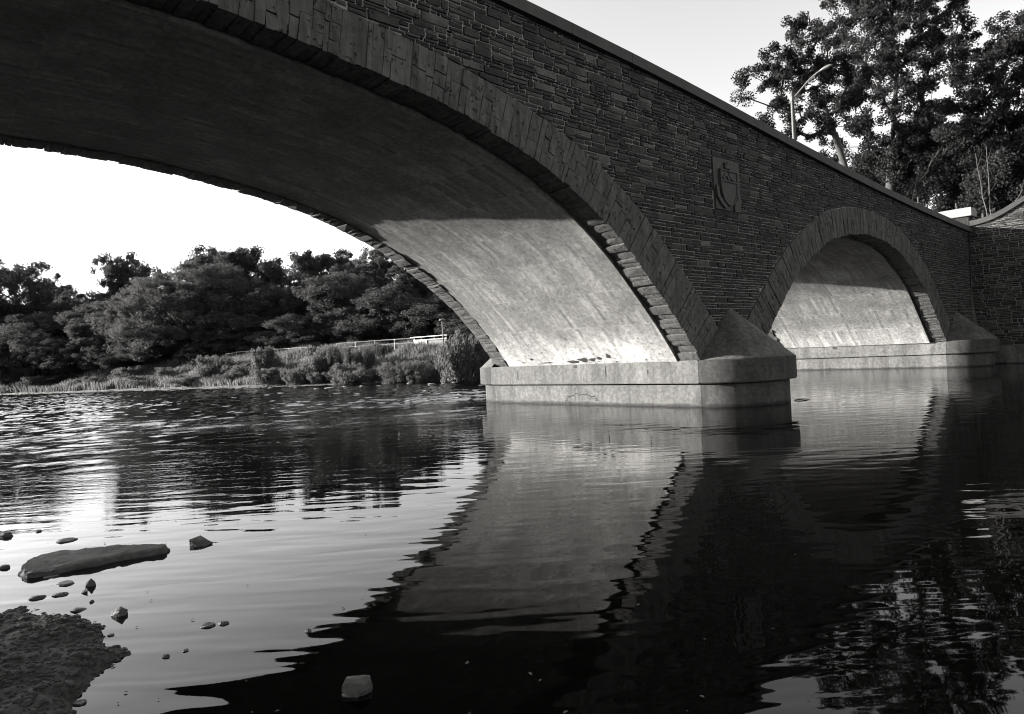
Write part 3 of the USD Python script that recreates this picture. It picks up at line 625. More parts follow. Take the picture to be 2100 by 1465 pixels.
def limb_mesh(nodes, par, rad, rmin=.0):
    mb = MB(); kids = {}
    for i, p in enumerate(par):
        if p >= 0: kids.setdefault(p, []).append(i)
    done = set()
    def chain(start, first):
        c, q = [start, first], first
        while q in kids:
            nx = max(kids[q], key=lambda k: rad[k]); c.append(nx); q = nx
        return c
    stack = [(0, max(kids[0], key=lambda k: rad[k]))] if 0 in kids else []
    while stack:
        c = chain(*stack.pop())
        for a, b in zip(c[:-1], c[1:]): done.add(b)
        if rad[c[1]] > rmin:
            rr = np.array([rad[x] for x in c]); rr[0] = rr[1]
            if c[0] == 0: rr[0] = rr[1] * 1.45
            mb.tube(nodes[c], rr, 8 if rr[1] > .08 else 4, cap=False)
        for q in c:
            for k in kids.get(q, []):
                if k not in done: stack.append((q, k)); done.add(k)
    return mb.mesh()
def crown_pts(ell, n, r, shell=.72):
    vol = np.array([e[3] * e[4] * e[5] for e in ell]); w = vol ** .75 / (vol ** .75).sum(); out = []
    for e, k in zip(ell, np.maximum((w * n).astype(int), 1)):
        d = r.normal(size=(k, 3)); d /= np.linalg.norm(d, axis=1, keepdims=True); q = r.uniform(shell ** 3, 1, (k, 1)) ** (1 / 3)
        q = np.where(r.random((k, 1)) < .2, r.uniform(.2, .8, (k, 1)), q)
        out.append(np.array(e[:3]) + d * q * np.array(e[3:6]))
    return np.vstack(out)
def foliage(pts, per, rad, size, r, **kw):
    n = len(pts); c = np.repeat(pts, per, 0); sc = np.repeat(r.uniform(.55, 1.25, n), per)[:, None]
    d = r.normal(size=(len(c), 3)); d /= np.linalg.norm(d, axis=1, keepdims=True)
    return leaves(c + d * sc * rad * r.random((len(c), 1)) ** .5 * np.array([1, 1, .9]), size, r, **kw)
def tree(name, label, cat, root, ell, n, per, crad, lsize, lmat, r0, seed, loc=(0, 0, 0), rotz=0, scale=1, group=None, bark='bark', rmin=.02, **kw):
    r = np.random.default_rng(seed); pts = crown_pts(ell, n, r)
    t = thing(name, label, cat, loc, rotz, scale, group)
    nodes, par, rad = grow(root, pts, r, r0)
    obj('trunk', limb_mesh(nodes, par, rad, rmin), bark, t, smooth=True)
    obj('crown', foliage(pts, per, crad, lsize, r, **kw), lmat, t)
    return t
def lumpy(h, rad, base, r, n=9):
    """A crown envelope of several overlapping lumps."""
    e = [(0, 0, base + (h - base) * .5, rad * .62, rad * .62, (h - base) * .42)]
    for _ in range(n):
        a = r.uniform(0, 2 * np.pi); q = r.uniform(0, 1); z = base + (h - base) * (.18 + .68 * q); w = rad * (.72 - .45 * abs(q - .35)) * r.uniform(.7, 1.1)
        k = rad * r.uniform(.28, .48); e.append((math.cos(a) * w, math.sin(a) * w, z, k, k, k * r.uniform(.6, .9)))
    e.append((r.normal() * .1 * rad, r.normal() * .1 * rad, h - rad * .3, rad * .35, rad * .35, rad * .3))
    return e

# woods behind the far bank: kinds of tree, each grown once and then repeated
def far_tree(px, py_top, D, wpx):
    """Where a tree stands, how high and how wide it is: px, top and width in the photograph, and its distance."""
    p = at_d(px, 700, D); z0 = land_at(p[0], p[1]); ztop_ = at_d(px, py_top, D)[2]
    return (p[0], p[1], z0 - .2), ztop_ - z0, wpx / FPX * D / 2
KINDS = {}
def kind_tree(kind, loc, h, rad, rot, label, group):
    key = kind
    if key not in KINDS:
        r = np.random.default_rng(100 + len(KINDS)); k = kind.split('/')[0]
        if k == 'willow':
            ell = [(0, 0, .56, .40, .40, .36), (-.25, .1, .45, .25, .26, .3), (.24, -.1, .48, .26, .25, .3), (0, .2, .62, .3, .25, .28), (-.1, -.22, .4, .26, .2, .28), (.1, 0, .75, .3, .3, .2), (-.3, -.1, .25, .16, .16, .18), (.3, .05, .26, .17, .17, .18)]
            ell = [tuple(np.array(e) * 10) for e in ell]; root = [(0, 0, 0), (.1, 0, 1.4), (.0, .1, 2.6)]
            args = (560, 170, .55, .13, 'leaf_pale', .42); kw = dict(stretch=1.8, droop=1.6, flat=.1)
        elif k == 'tall':
            ell = lumpy(10, 3.2, 2.2, r, 10); root = [(0, 0, 0), (.1, .1, 2), (-.1, 0, 4), (0, .1, 6)]; args = (280, 130, .55, .17, 'leaf_dark', .20); kw = dict(flat=.2)
        elif k == 'open':
            ell = lumpy(10, 4.2, 4.6, r, 8); root = [(0, 0, 0), (.1, .1, 2), (-.2, 0, 3.6)]; args = (220, 120, .5, .17, 'leaf_dark', .20); kw = dict(flat=.3)
        elif k == 'under':
            ell = lumpy(10, 5.0, .8, r, 12); root = [(0, 0, 0), (.1, .1, 1.5), (0, 0, 3)]; args = (380, 120, .65, .20, 'leaf_dark', .2); kw = dict(flat=.15)
        else:
            ell = lumpy(10, 4.4, 1.6, r, 11); root = [(0, 0, 0), (.1, .1, 2), (0, 0, 4)]; args = (360, 130, .58, .17, 'leaf_mid', .22); kw = dict(flat=.15)
        n, per, crad, ls, lm, r0 = args
        name = {'willow': 'willow_tree', 'tall': 'broadleaf_tree', 'open': 'broadleaf_tree', 'under': 'bushy_tree', 'round': 'broadleaf_tree'}[k]
        KINDS[key] = (tree(name, label, 'tree', root, ell, n, per, crad, ls, lm, r0, 300 + len(KINDS), loc, rot, 1.0, group, **kw), max(e[0] + e[3] for e in ell), name)
        p = KINDS[key][0]; sx = rad / KINDS[key][1]
        p.GetAttribute('xformOp:scale').Set(Gf.Vec3f(sx, sx, h / 10.0)); return
    src, w, name = KINDS[key]; copy_of(src, loc, rot, (rad / w, rad / w, h / 10.0), label, group, name)
WOODS = [  # kind, px, top, distance, width, label
    ('round/a', 45, 536, 108, 210, 'broad lit tree at the left edge of the picture above the river bank'),
    ('under/a', -60, 600, 104, 240, 'dark tree half out of the picture at its left edge'),
    ('tall/a', 118, 575, 122, 90, 'thin dark tree just right of the leftmost broad tree'),
    ('under/b', 160, 590, 118, 170, 'low dark tree in the dip of the skyline at left'),
    ('open/a', 272, 514, 104, 150, 'flat-topped open tree with sky showing through, left of the willow'),
    ('under/a', 100, 640, 100, 190, 'dark bushy tree low on the left slope under the broad tree'),
    ('under/b', 225, 618, 98, 200, 'dark bushy tree at the left foot of the flat-topped open tree'),
    ('willow/a', 392, 528, 84, 330, 'big pale rounded willow, the largest tree of the far bank'),
    ('round/b', 205, 640, 88, 130, 'rounded lit bush tree at the left foot of the big willow'),
    ('tall/b', 430, 506, 102, 130, 'dark treetop rising behind the left half of the willow'),
    ('tall/a', 500, 500, 100, 150, 'dark crown with the highest top, behind the right half of the willow'),
    ('tall/b', 566, 528, 98, 110, 'dark tree to the right of the highest crown, before the gap of sky'),
    ('under/a', 575, 590, 88, 150, 'dark bushy tree filling the gap right of the willow'),
    ('tall/a', 640, 508, 86, 110, 'slender tree with a pointed top right of the sky gap'),
    ('round/b', 700, 560, 74, 200, 'mid grey rounded tree in front of the pointed tree'),
    ('tall/b', 705, 512, 88, 120, 'tree with two small tops left of the arch edge'),
    ('open/a', 765, 505, 82, 170, 'tall airy tree that meets the far edge of the arch'),
    ('under/b', 800, 585, 70, 220, 'dark bushy tree left of the lamp pole on the path'),
    ('under/a', 900, 600, 66, 220, 'dark bushy tree behind the lamp pole on the path'),
    ('round/a', 850, 545, 78, 180, 'broad dark tree half hidden by the far arch ring'),
    ('under/b', 990, 610, 62, 200, 'dark bushy tree hidden in part by the foot of the arch'),
    ('under/a', 480, 640, 80, 170, 'low dark tree under the right side of the willow'),
    ('under/b', 620, 640, 74, 170, 'low dark tree behind the grey wall on the path'),
    ('under/b', 30, 660, 94, 200, 'low dark bush tree behind the grass at the left edge'),
    ('under/a', 330, 690, 92, 170, 'dark undergrowth tree in the shade below the willow'),
    ('tall/a', 1010, 560, 80, 160, 'tall dark tree almost hidden behind the arch'),
    ('round/b', 1100, 590, 70, 200, 'dark tree seen only in slivers beyond the arch')]
BACK = [(20, 620), (95, 615), (165, 610), (215, 600), (300, 590), (360, 580), (450, 560), (520, 570), (590, 585), (650, 560), (715, 560), (780, 560), (850, 570), (930, 590)]
WOODS += [(('under/a', 'under/b')[i % 2], px, pt, 118 - px * .035, 230, 'dark tree of the second row deep in the far bank woods') for i, (px, pt) in enumerate(BACK)]
LOWB = [(10, 690), (75, 680), (140, 690), (200, 685), (260, 690), (320, 700), (420, 690), (500, 680), (560, 675), (640, 665), (730, 650), (790, 650), (870, 640)]
WOODS += [(('under/b', 'under/a')[i % 2], px, pt, 91 - px * .025, 130, 'dark bush in the shade at the foot of the far bank woods') for i, (px, pt) in enumerate(LOWB)]
for i, (k, px, pt, D, wp, lab) in enumerate(WOODS):
    loc, h, rad = far_tree(px, pt, D, wp); kind_tree(k, loc, h, rad, (i * 67) % 360 if k[0] != 'w' else 0, lab, 'trees of the far bank woods')

DOWN = [('round/a', 38, -14, 12, 6), ('under/a', 44, -24, 13, 8), ('tall/a', 42, -36, 15, 5), ('under/b', 48, -48, 13, 8), ('round/b', 50, -62, 14, 7), ('under/a', 54, -80, 14, 9), ('under/b', 34, -95, 14, 10), ('round/a', 12, -105, 15, 9), ('under/a', -8, -108, 15, 10),
        ('under/b', -28, -100, 15, 10), ('tall/b', -44, -84, 17, 7), ('under/a', -50, -66, 14, 9), ('round/b', -54, -48, 15, 8), ('under/b', -56, -32, 14, 9), ('under/a', -57, -16, 13, 8)]
DOWN += [(('under/a', 'round/a', 'under/b', 'round/b')[i % 4], -56 - 3.2 * (i % 3) - max(0, i - 9) * 1.6, 2 + i * 9.0, 14.6 + (i * 7 % 5) * .3, 8.5) for i in range(17)]
for i, (k, x, y, h, rad) in enumerate(DOWN):  # all but the right bank trees are unseen, added to block sky light
    z = land_at(x, y) if x > 20 else (max(float(left_z(np.array([[x]]), np.array([[y]]))[0, 0]), 0.4))
    kind_tree(k, (x, y, z - .2), h, rad, i * 71 % 360, 'unseen valley tree added to block low sky light' if x < 28 else 'tree on the bank right of the curved wall, just outside the picture', 'unseen trees added to block sky light' if x < 28 else 'trees right of the curved wall')

# trees at the road beyond the right end of the bridge
def W3(px, py, D): return at_d(px, py, D)
def lobe(px, py, D, rp): 
    p = at_d(px, py, D); k = rp / FPX * D; return (*p, k, k * 1.15, k * .85)
g1 = W3(1735, 352, 47); g1z = land_at(g1[0], g1[1])
ell = [lobe(1640, 110, 46, 58), lobe(1575, 130, 46, 42), lobe(1545, 165, 45, 30), lobe(1600, 185, 46, 40), lobe(1660, 60, 46, 36), lobe(1632, 55, 46, 24), lobe(1690, 190, 47, 62), lobe(1600, 235, 46, 36), lobe(1530, 195, 45, 18), lobe(1640, 250, 47, 30), lobe(1700, 120, 47, 40), lobe(1740, 180, 48, 50), lobe(1620, 275, 47, 22), lobe(1690, 275, 47, 34), lobe(1590, 285, 46, 20), lobe(1555, 255, 46, 22), lobe(1715, 320, 48, 30)]
tree('maple_tree', 'leaning tree whose left lobes of leaves hang behind the street lamp', 'tree', [np.array([g1[0], g1[1], g1z - .3]), W3(1733, 345, 47), W3(1712, 275, 47), W3(1690, 215, 46.5)], ell, 205, 220, .52, .14, 'leaf_maple', .22, 41, rmin=.015, flat=.4)
g2 = W3(1822, 395, 52); g2z = land_at(g2[0], g2[1])
ell = [lobe(1820, 60, 52, 95), lobe(1760, 40, 52, 60), lobe(1880, 40, 52, 80), lobe(1840, -40, 52, 80), lobe(1760, 130, 51, 60), lobe(1900, 130, 52, 75), lobe(1830, 170, 52, 70), lobe(1790, 230, 51, 55), lobe(1930, 80, 53, 55), lobe(1725, -5, 52, 36), lobe(1880, 230, 51, 50), lobe(1760, 290, 51, 40), lobe(1830, 300, 51, 50), lobe(1890, 310, 51, 60), lobe(1800, 350, 50, 40), lobe(1740, 235, 51, 36)]
tree('maple_tree', 'tallest tree by the bridge end, dense crown running out of the top of the picture', 'tree', [np.array([g2[0], g2[1], g2z - .3]), W3(1826, 380, 52), W3(1830, 290, 52), W3(1836, 200, 52), W3(1842, 110, 52)], ell, 430, 220, .60, .15, 'leaf_maple', .34, 42, rmin=.015, flat=.4)
g3 = W3(2030, 420, 46); g3z = land_at(g3[0], g3[1])
ell = [lobe(2050, 75, 47, 45), lobe(2090, 130, 47, 60), lobe(2010, 170, 47, 60), lobe(2080, 230, 46, 80), lobe(2120, 60, 47, 50), lobe(1980, 240, 47, 55), lobe(2040, 300, 46, 60), lobe(1960, 100, 48, 30), lobe(2150, 200, 46, 80), lobe(2170, 90, 46, 70), lobe(2060, 360, 46, 50), lobe(2160, 320, 45, 70)]
tree('maple_tree', 'dark tree at the right edge of the picture above the curved wall', 'tree', [np.array([g3[0], g3[1], g3z - .3]), W3(2045, 350, 46), W3(2055, 250, 46.5)], ell, 400, 240, .62, .15, 'leaf_maple', .24, 43, rmin=.015, flat=.4)
for i, (px, py, D, rp, lab) in enumerate([(1880, 330, 54, 75, 'dark low tree between the tallest tree and the pillar'), (1960, 360, 50, 70, 'dark undergrowth tree right behind the end pillar'), (1790, 350, 56, 45, 'small low tree at the foot of the tallest trunk'), (2060, 380, 42, 60, 'dark undergrowth above the swept coping at right'), (1925, 290, 55, 80, 'dark middle-height tree above the end pillar'), (2010, 330, 49, 75, 'dark leafy mass right of the end pillar'), (1850, 385, 57, 50, 'low dark bush on the road verge left of the pillar'), (1990, 425, 52, 60, 'low dark bush filling the gap behind the end pillar')]):
    p = W3(px, py, D); z = land_at(p[0], p[1]); k = rp / FPX * D
    ell = [(p[0], p[1], p[2], k, k, k * .8)] + [(p[0] + k * .7 * math.cos(a), p[1] + k * .7 * math.sin(a), p[2] + k * .4 * math.sin(a * 2.3), k * .5, k * .5, k * .4) for a in np.arange(6) * 1.1]
    tree('understorey_tree', lab, 'tree', [np.array([p[0], p[1], z - .2]), np.array([p[0] + .1, p[1], (z + p[2]) / 2]), np.array([p[0], p[1] + .1, p[2] - k * .4])], ell, 110, 230, .7, .16, 'leaf_maple', .10, 60 + i, rmin=.015)
# bare pale stems in the thicket over the wall
for i, (px0, py0, px1, py1, D, lab) in enumerate([(2027, 430, 2000, 315, 40, 'bare pale sapling stem leaning left above the curved wall'), (2036, 432, 2022, 300, 40, 'bare pale upright sapling stem above the curved wall'), (2056, 430, 2098, 388, 38, 'bare pale twig leaning right over the wall coping'), (1868, 400, 1880, 360, 46, 'short pale stem behind the parapet near the pillar'), (1885, 345, 1930, 300, 46, 'pale leaning branch stem between the right-hand trees')]):
    a, b = W3(px0, py0 + 30, D), W3(px1, py1, D); t = np.linspace(0, 1, 6)[:, None]; pts = a * (1 - t) + b * t + np.random.default_rng(i).normal(size=(6, 3)) * .05
    s = thing('sapling', lab, 'sapling'); mb = MB().tube(pts, np.linspace(.035, .014, 6), 6)
    obj('stem', mb.mesh(), 'pale_bark', s); mb = MB()
    for k, (dx, dz) in enumerate(((.5, .7), (-.45, .8), (.3, .9))): mb.tube([pts[2 + k], pts[2 + k] + [dx * .5, -dx * .3, dz * .5], pts[2 + k] + [dx, -dx * .6, dz]], [.012, .009, .004], 4)
    obj('twigs', mb.mesh(), 'pale_bark', s)

# shrubs of the far bank
SHR = {}
def shrub(kind, px, py_base, py_top, D, wpx, label, i):
    p = at_d(px, py_base, D); z = land_at(p[0], p[1]); h = max(at_d(px, py_top, D)[2] - z, .5); rad = wpx / FPX * D / 2; loc = (p[0], p[1], z - .05)
    if kind == 'spiky': h *= .72
    if kind not in SHR:
        r = np.random.default_rng(500 + len(SHR)); t = thing('shrub', label, 'shrub', loc, i * 53 % 360, 1, 'shrubs on the far bank')
        if kind == 'round':
            pts = crown_pts([(0, 0, .5, .9, .9, .45), (.4, .3, .55, .5, .5, .4), (-.45, .1, .5, .5, .5, .42), (.05, -.45, .6, .5, .45, .4)], 70, r, .6); fo = foliage(pts, 170, .2, .06, r, flat=.2)
        elif kind == 'spiky':
            pts = np.c_[r.uniform(-.8, .8, 60), r.uniform(-.8, .8, 60), np.zeros(60)]; pts = np.vstack([np.c_[pts[:, :2] * (.75 + .4 * q), np.full(60, q) * r.uniform(.6, 1.05, 60)] for q in (.2, .4, .6, .8, 1.0)]); fo = foliage(pts, 40, .16, .06, r, stretch=1.7, droop=-1.2, flat=.0)
        else:
            pts = crown_pts([(0, 0, .4, 1.0, .8, .36), (.5, .1, .6, .4, .4, .38), (-.4, -.2, .5, .5, .4, .4), (-.1, .3, .75, .3, .3, .25)], 75, r, .5); fo = foliage(pts, 150, .24, .065, r, flat=.0, droop=-.3)
        mb = MB()
        for k in range(0, len(pts), 9): mb.tube([(0, 0, 0), pts[k] * [.5, .5, .5], pts[k]], [.03, .02, .008], 4)
        obj('stems', mb.mesh(), 'bark', t); obj('foliage', fo, 'shrub_leaf', t); SHR[kind] = t
        t.GetAttribute('xformOp:scale').Set(Gf.Vec3f(rad, rad, h)); return
    copy_of(SHR[kind], loc, i * 53 % 360, (rad, rad, h), label, 'shrubs on the far bank')
SHRUBS = [('round', 950, 742, 676, 47, 110, 'largest round shrub on the far bank, right of the lamp pole'), ('loose', 430, 765, 726, 70, 70, 'shrub hiding the guard rail left of its white stretch'), ('spiky', 462, 770, 720, 69, 40, 'upright leafy shrub at the left end of the white guard rail'),
    ('loose', 548, 760, 708, 64, 66, 'shrub in front of the white guard rail'), ('round', 500, 775, 744, 66, 90, 'low dark shrub under the white guard rail'), ('spiky', 690, 748, 692, 58, 60, 'pale upright shrub right of the grey path wall'), ('spiky', 735, 745, 690, 57, 70, 'tall weedy shrub left of the low white building'),
    ('loose', 660, 755, 704, 59, 90, 'leafy shrub hiding the end of the grey path wall'), ('spiky', 285, 775, 742, 80, 40, 'small spiky shrub in front of the left guard rail'), ('loose', 265, 785, 752, 80, 80, 'shrub below the left guard rail'), ('spiky', 350, 780, 745, 76, 60, 'weedy shrub between the two rail lengths'),
    ('round', 605, 790, 755, 58, 60, 'dark cut-edged shrub close to the water below the grey wall'), ('round', 660, 790, 760, 57, 70, 'second dark shrub along the water, right of the cut-edged one'), ('round', 760, 785, 750, 54, 90, 'dark shrub at the water left of the log'),
    ('loose', 400, 795, 765, 70, 110, 'pale shrub at the water below the willow'), ('loose', 300, 797, 768, 76, 110, 'pale shrub at the water left of the willow'), ('round', 200, 797, 770, 82, 80, 'dark shrub at the water at left'), ('loose', 110, 800, 768, 88, 120, 'shrub at the water near the left edge'),
    ('spiky', 870, 765, 725, 51, 90, 'weedy shrub below the low white building'), ('spiky', 820, 770, 728, 52, 90, 'weedy shrub left of and below the low white building'), ('round', 1000, 765, 705, 47, 70, 'dark shrub partly behind the foot of the arch'), ('loose', 40, 800, 762, 92, 120, 'shrub in the corner where the bank leaves the picture at left'),
    ('loose', 710, 785, 742, 55, 90, 'loose shrub on the slope below the weedy tall one'), ('loose', 560, 790, 752, 60, 80, 'loose shrub above the pale stones of the shore'), ('spiky', 470, 790, 760, 66, 60, 'weedy clump near the water under the white rail')]
for i, s in enumerate(SHRUBS): shrub(*s, i)

# tall grass and weeds over the bank slope
r = np.random.default_rng(77)
N = 170000
xy = np.c_[r.uniform(-14, 30, N * 4), r.uniform(20, 110, N * 4)]
d = shore_dist(xy[:, :1], xy[:, 1:])[:, 0]; dens = meshkit.fbm(np.c_[xy * .35, np.zeros(len(xy))], 3, 4)
ok = (d > .7 + 1.5 * dens + 2.2 * (xy[:, 0] > 11)) & (d < 15) & (r.random(len(xy)) < np.clip((dens - .25) * 2.2, 0, 1) * np.clip(70 / np.maximum(xy[:, 1], 30), .3, 1.5))
xy = xy[ok][:N]; dens = dens[ok][:N]; z = land_z(xy[:, :1], xy[:, 1:])[:, 0]
hgt = (.45 + 1.5 * np.clip(dens - .25, 0, 1)) * r.uniform(.5, 1.25, len(xy)); wdt = r.uniform(.015, .04, len(xy)); a = r.uniform(0, 2 * np.pi, len(xy)); lean = r.uniform(.05, .45, len(xy)) * hgt
base = np.c_[xy, z - .03]; side = np.c_[np.cos(a), np.sin(a), np.zeros_like(a)] * wdt[:, None]; b2 = r.uniform(0, 2 * np.pi, len(xy)); tip = base + np.c_[np.cos(b2) * lean, np.sin(b2) * lean, hgt]
mid = base * .5 + tip * .5 + np.c_[np.zeros_like(a), np.zeros_like(a), hgt * .12]
v = np.stack([base - side, base + side, mid + side * .8, mid - side * .8, tip], 1).reshape(-1, 3); k = np.arange(len(xy))[:, None] * 5
obj('bank_grass', (v, np.vstack([k + [0, 1, 2], k + [0, 2, 3], k + [3, 2, 4]])), 'grass_blade', label='tall dry grass and weeds covering the far bank slope', cat='grass', kind='stuff')

# ------------------------------------------------------------------ far bank furniture
def rail(name, label, pts, paint, rails, post_gap, group=None):
    t = thing(name, label, 'railing', group=group); P = np.array(pts); L = np.r_[0, np.cumsum(np.linalg.norm(np.diff(P, axis=0), axis=1))]
    for dz in rails: obj('rail', MB().tube(P + [0, 0, dz], .04, 6).mesh(), paint, t)
    for s in np.arange(.05, L[-1], post_gap):
        q = np.array([np.interp(s, L, P[:, k]) for k in range(3)]); g = land_at(q[0], q[1])
        obj('post', MB().tube([(q[0], q[1], min(g, q[2] - .9) - .2), q + [0, 0, .05]], .045, 6).mesh(), paint, t)
    return t
rail('guard_rail', 'thin pale two-bar guard rail at left along the path below the woods', [at_d(188, 749, 92), at_d(290, 742, 88), at_d(385, 737, 84)], 'grey_paint', (0, -.38), 2.4)
rail('guard_rail', 'pale guard rail on posts in front of the willow trunk', [at_d(297, 740, 87), at_d(345, 737.5, 85), at_d(392, 735, 83)], 'grey_paint', (0, -.5), 1.6)
rail('guard_rail', 'bright white guard rail in the middle of the path', [at_d(463, 727, 76), at_d(490, 722, 75), at_d(560, 717, 72), at_d(640, 712, 69)], 'white_paint', (0, -.5), 1.7)
rail('guard_rail', 'thin grey guard rail leading right to the low white building', [at_d(690, 705, 66), at_d(770, 699, 63), at_d(848, 694, 60)], 'grey_paint', (0, -.4), 2.6)
def block(name, label, cat, px0, py0, px1, py1, D, depth, mat_, extra=None):
    a, b = at_d(px0, py0, D), at_d(px1, py1, D); u = (b - a) * [1, 1, 0]; w = np.linalg.norm(u); u /= w; rot = math.degrees(math.atan2(u[1], u[0]))
    t = thing(name, label, cat, (a[0], a[1], min(a[2], b[2])), rot); return t, w, abs(at_d(px0, py0, D)[2] - at_d(px0, py1, D)[2])
a, b = at_d(577, 722, 73), at_d(650, 716, 71); u = b - a; w = math.hypot(u[0], u[1])
t = thing('path_wall', 'low grey concrete wall behind the white guard rail', 'wall', (a[0], a[1], 0), math.degrees(math.atan2(u[1], u[0])))
obj('wall_panel', MB().box((0, .6, 2.0), (w, .85, at_d(577, 708, 73)[2])).mesh(), 'grey_paint', t); obj('capping', MB().box((-.05, .55, at_d(577, 708, 73)[2]), (w + .05, .9, at_d(577, 708, 73)[2] + .1)).mesh(), 'grey_paint', t)
a, b = at_d(848, 708, 62), at_d(915, 704, 60); u = b - a; w = math.hypot(u[0], u[1]); zt, zm, zb = at_d(850, 691.5, 62)[2], at_d(850, 697.5, 62)[2], at_d(850, 708, 62)[2]
t = thing('park_building', 'low white flat-roofed building beside the path left of the round shrub', 'building', (a[0], a[1], 0), math.degrees(math.atan2(u[1], u[0])))
obj('wall', MB().box((0, 0, 2.0), (w * .42, 2.4, zm)).mesh(), 'white_paint', t)
obj('wall', MB().box((w * .42 + .01, .05, 2.0), (w, 2.4, zm - .02)).mesh(), 'grey_paint', t)
obj('window_band', MB().box((.1, .12, zm), (w - .1, 2.3, zt - .09)).mesh(), 'dark_hole', t)
for q in (.0, .22, .62, .97): obj('roof_support', MB().box((w * q, .06, zm), (w * q + .12, .16, zt - .09)).mesh(), 'white_paint', t)
obj('roof', MB().box((-.2, -.2, zt - .09), (w + .25, 2.6, zt)).mesh(), 'white_paint', t)
obj('white_sill', MB().box((w * .42, -.03, zm - .1), (w + .1, .04, zm - .01)).mesh(), 'white_paint', t)
p0, p1 = at_d(909, 700, 58), at_d(908, 659, 58); t = thing('path_lamp', 'thin lamp pole with a small disc head on the far bank path', 'lamp post', (p0[0], p0[1], land_at(p0[0], p0[1])))
hh = p1[2] - land_at(p0[0], p0[1])
obj('pole', MB().tube([(0, 0, -.2), (0, 0, hh)], [.075, .05], 8).mesh(), 'galvanised', t); obj('lamp_head', MB().tube([(0, 0, hh), (0, 0, hh + .08), (0, 0, hh + .16), (0, 0, hh + .22)], [.08, .30, .26, .05], 10).mesh(), 'galvanised', t)

# street lamp over the far parapet of the bridge
LX, LY = 23.55, 8.0
lamp = thing('street_lamp', 'tall grey street lamp with a long upswept arm behind the bridge parapet', 'street lamp', (LX, LY, 0))
zt = 15.95
obj('pole', MB().tube([(0, 0, 6.2), (0, 0, 10), (0, 0, zt - .1), (0, 0, zt)], [.15, .125, .10, .06], 12).mesh(), 'pole_grey', lamp, smooth=40)
dirx = np.array([.04, -1.0]); dirx /= np.linalg.norm(dirx)
def lp(l, z): return (dirx[0] * l, dirx[1] * l, z)
obj('arm', MB().tube([lp(.05, zt - .42), lp(.35, zt - .18), lp(.75, zt + .15), lp(1.15, zt + .45), lp(1.45, zt + .60), lp(1.65, zt + .66)], [.05, .05, .045, .045, .04, .04], 8).mesh(), 'galvanised', lamp, smooth=60)
obj('lamp_head', MB().tube([lp(1.6, zt + .65), lp(1.7, zt + .68), lp(1.9, zt + .72), lp(2.15, zt + .76), lp(2.28, zt + .77)], [.04, .07, .10, .09, .02], 10).mesh(), 'galvanised', lamp, smooth=60)
obj('clamp', MB().tube([(0, 0, zt - .55), (0, 0, zt - .3)], [.125, .125], 10).mesh(), 'galvanised', lamp)

# ------------------------------------------------------------------ stones in the river
def rock(sx, sy, sz, seed, sub=3, flat=0.0):
    m = trimesh.creation.icosphere(sub); v = m.vertices.copy(); k = meshkit.fbm(v * 1.3 + seed * 7.1, 4, seed) - .5
    v *= (1 + .55 * k)[:, None]
    for _ in range(4):
        n = np.random.default_rng(seed * 13 + _).normal(size=3); n /= np.linalg.norm(n); dd = v @ n; v -= np.outer(np.maximum(dd - .72, 0), n) * .85
    if flat: v[:, 2] = np.where(v[:, 2] > flat, flat + (v[:, 2] - flat) * .12, v[:, 2])
    v += ((meshkit.fbm(v * 5 + seed, 3, seed + 1) - .5) * .09)[:, None] * v
    return v * [sx, sy, sz], m.faces
def faceted_rock(sx, sy, sz, seed):
    q = np.random.default_rng(seed); p = q.normal(size=(15, 3)); p /= np.linalg.norm(p, axis=1, keepdims=True); p[:, 2] = np.where(p[:, 2] > 0, p[:, 2] * q.uniform(.6, 1.25, 15), p[:, 2])
    m = trimesh.convex.convex_hull(p)
    for _ in range(3): m = m.subdivide()
    v = np.array(m.vertices); v += ((meshkit.fbm(v * 3.5 + seed, 4, seed) - .5) * .16)[:, None] * v
    return v * [sx, sy, sz], np.array(m.faces)
def river_rock(px0, px1, py_top, py_bot, label, seed, mat_='river_stone', flat=0.0, name='river_rock', tilt=0.0, cat='rock', ref=None):
    c = on_z((px0 + px1) / 2, (py_bot * .7 + py_top * .3), 0); D = (c - CAM) @ FWD
    w = (px1 - px0) / FPX * D / 2; hpx = py_bot - py_top
    dep = min(w * .8, hpx / FPX * D / max(.22, 1.6 / D) * .5); hz = max(hpx / FPX * D * .42, .015)
    if name == 'shore_stone': w, dep, hz, c = w * .7, w * .55, .03 + w * .05, c + [.15, .25, .03]
    t = obj(name, faceted_rock(w, max(dep, .02), hz * 2.1, seed) if flat < 0 else rock(w, max(dep, .02), hz, seed, 3 if px1 - px0 < 60 else 4, flat), mat_, None, 25 if flat < 0 else True, label=label, cat=cat)
    UsdGeom.Xformable(t).AddTranslateOp().Set(Gf.Vec3d(*c.tolist())); UsdGeom.Xformable(t).AddRotateZOp().Set(math.degrees(math.atan2(RGT[1], RGT[0])) + tilt)
    return t
# the long flat slab
def pix(lst, z): return np.array([on_z(px, py, z)[:2] for px, py in lst])
top = pix([(42, 1152), (58, 1136), (85, 1124), (125, 1117), (190, 1113), (260, 1108), (310, 1105), (341, 1107), (334, 1112), (285, 1120), (240, 1127), (190, 1138), (140, 1147), (95, 1155), (60, 1160)], .10)
rs = np.random.default_rng(3); SP = Polygon(top).buffer(.015).buffer(-.015)
L_ = SP.exterior.length; bd = np.array([SP.exterior.interpolate(q).coords[0] for q in np.linspace(0, L_, 120, endpoint=False)]) + rs.normal(size=(120, 2)) * .004
gx, gy = np.meshgrid(np.arange(*SP.bounds[::2], .03), np.arange(*SP.bounds[1::2], .03)); gp = np.c_[gx.ravel(), gy.ravel()] + rs.uniform(-.008, .008, (gx.size, 2)); gp = gp[shapely.contains_xy(SP.buffer(-.014), gp[:, 0], gp[:, 1])]
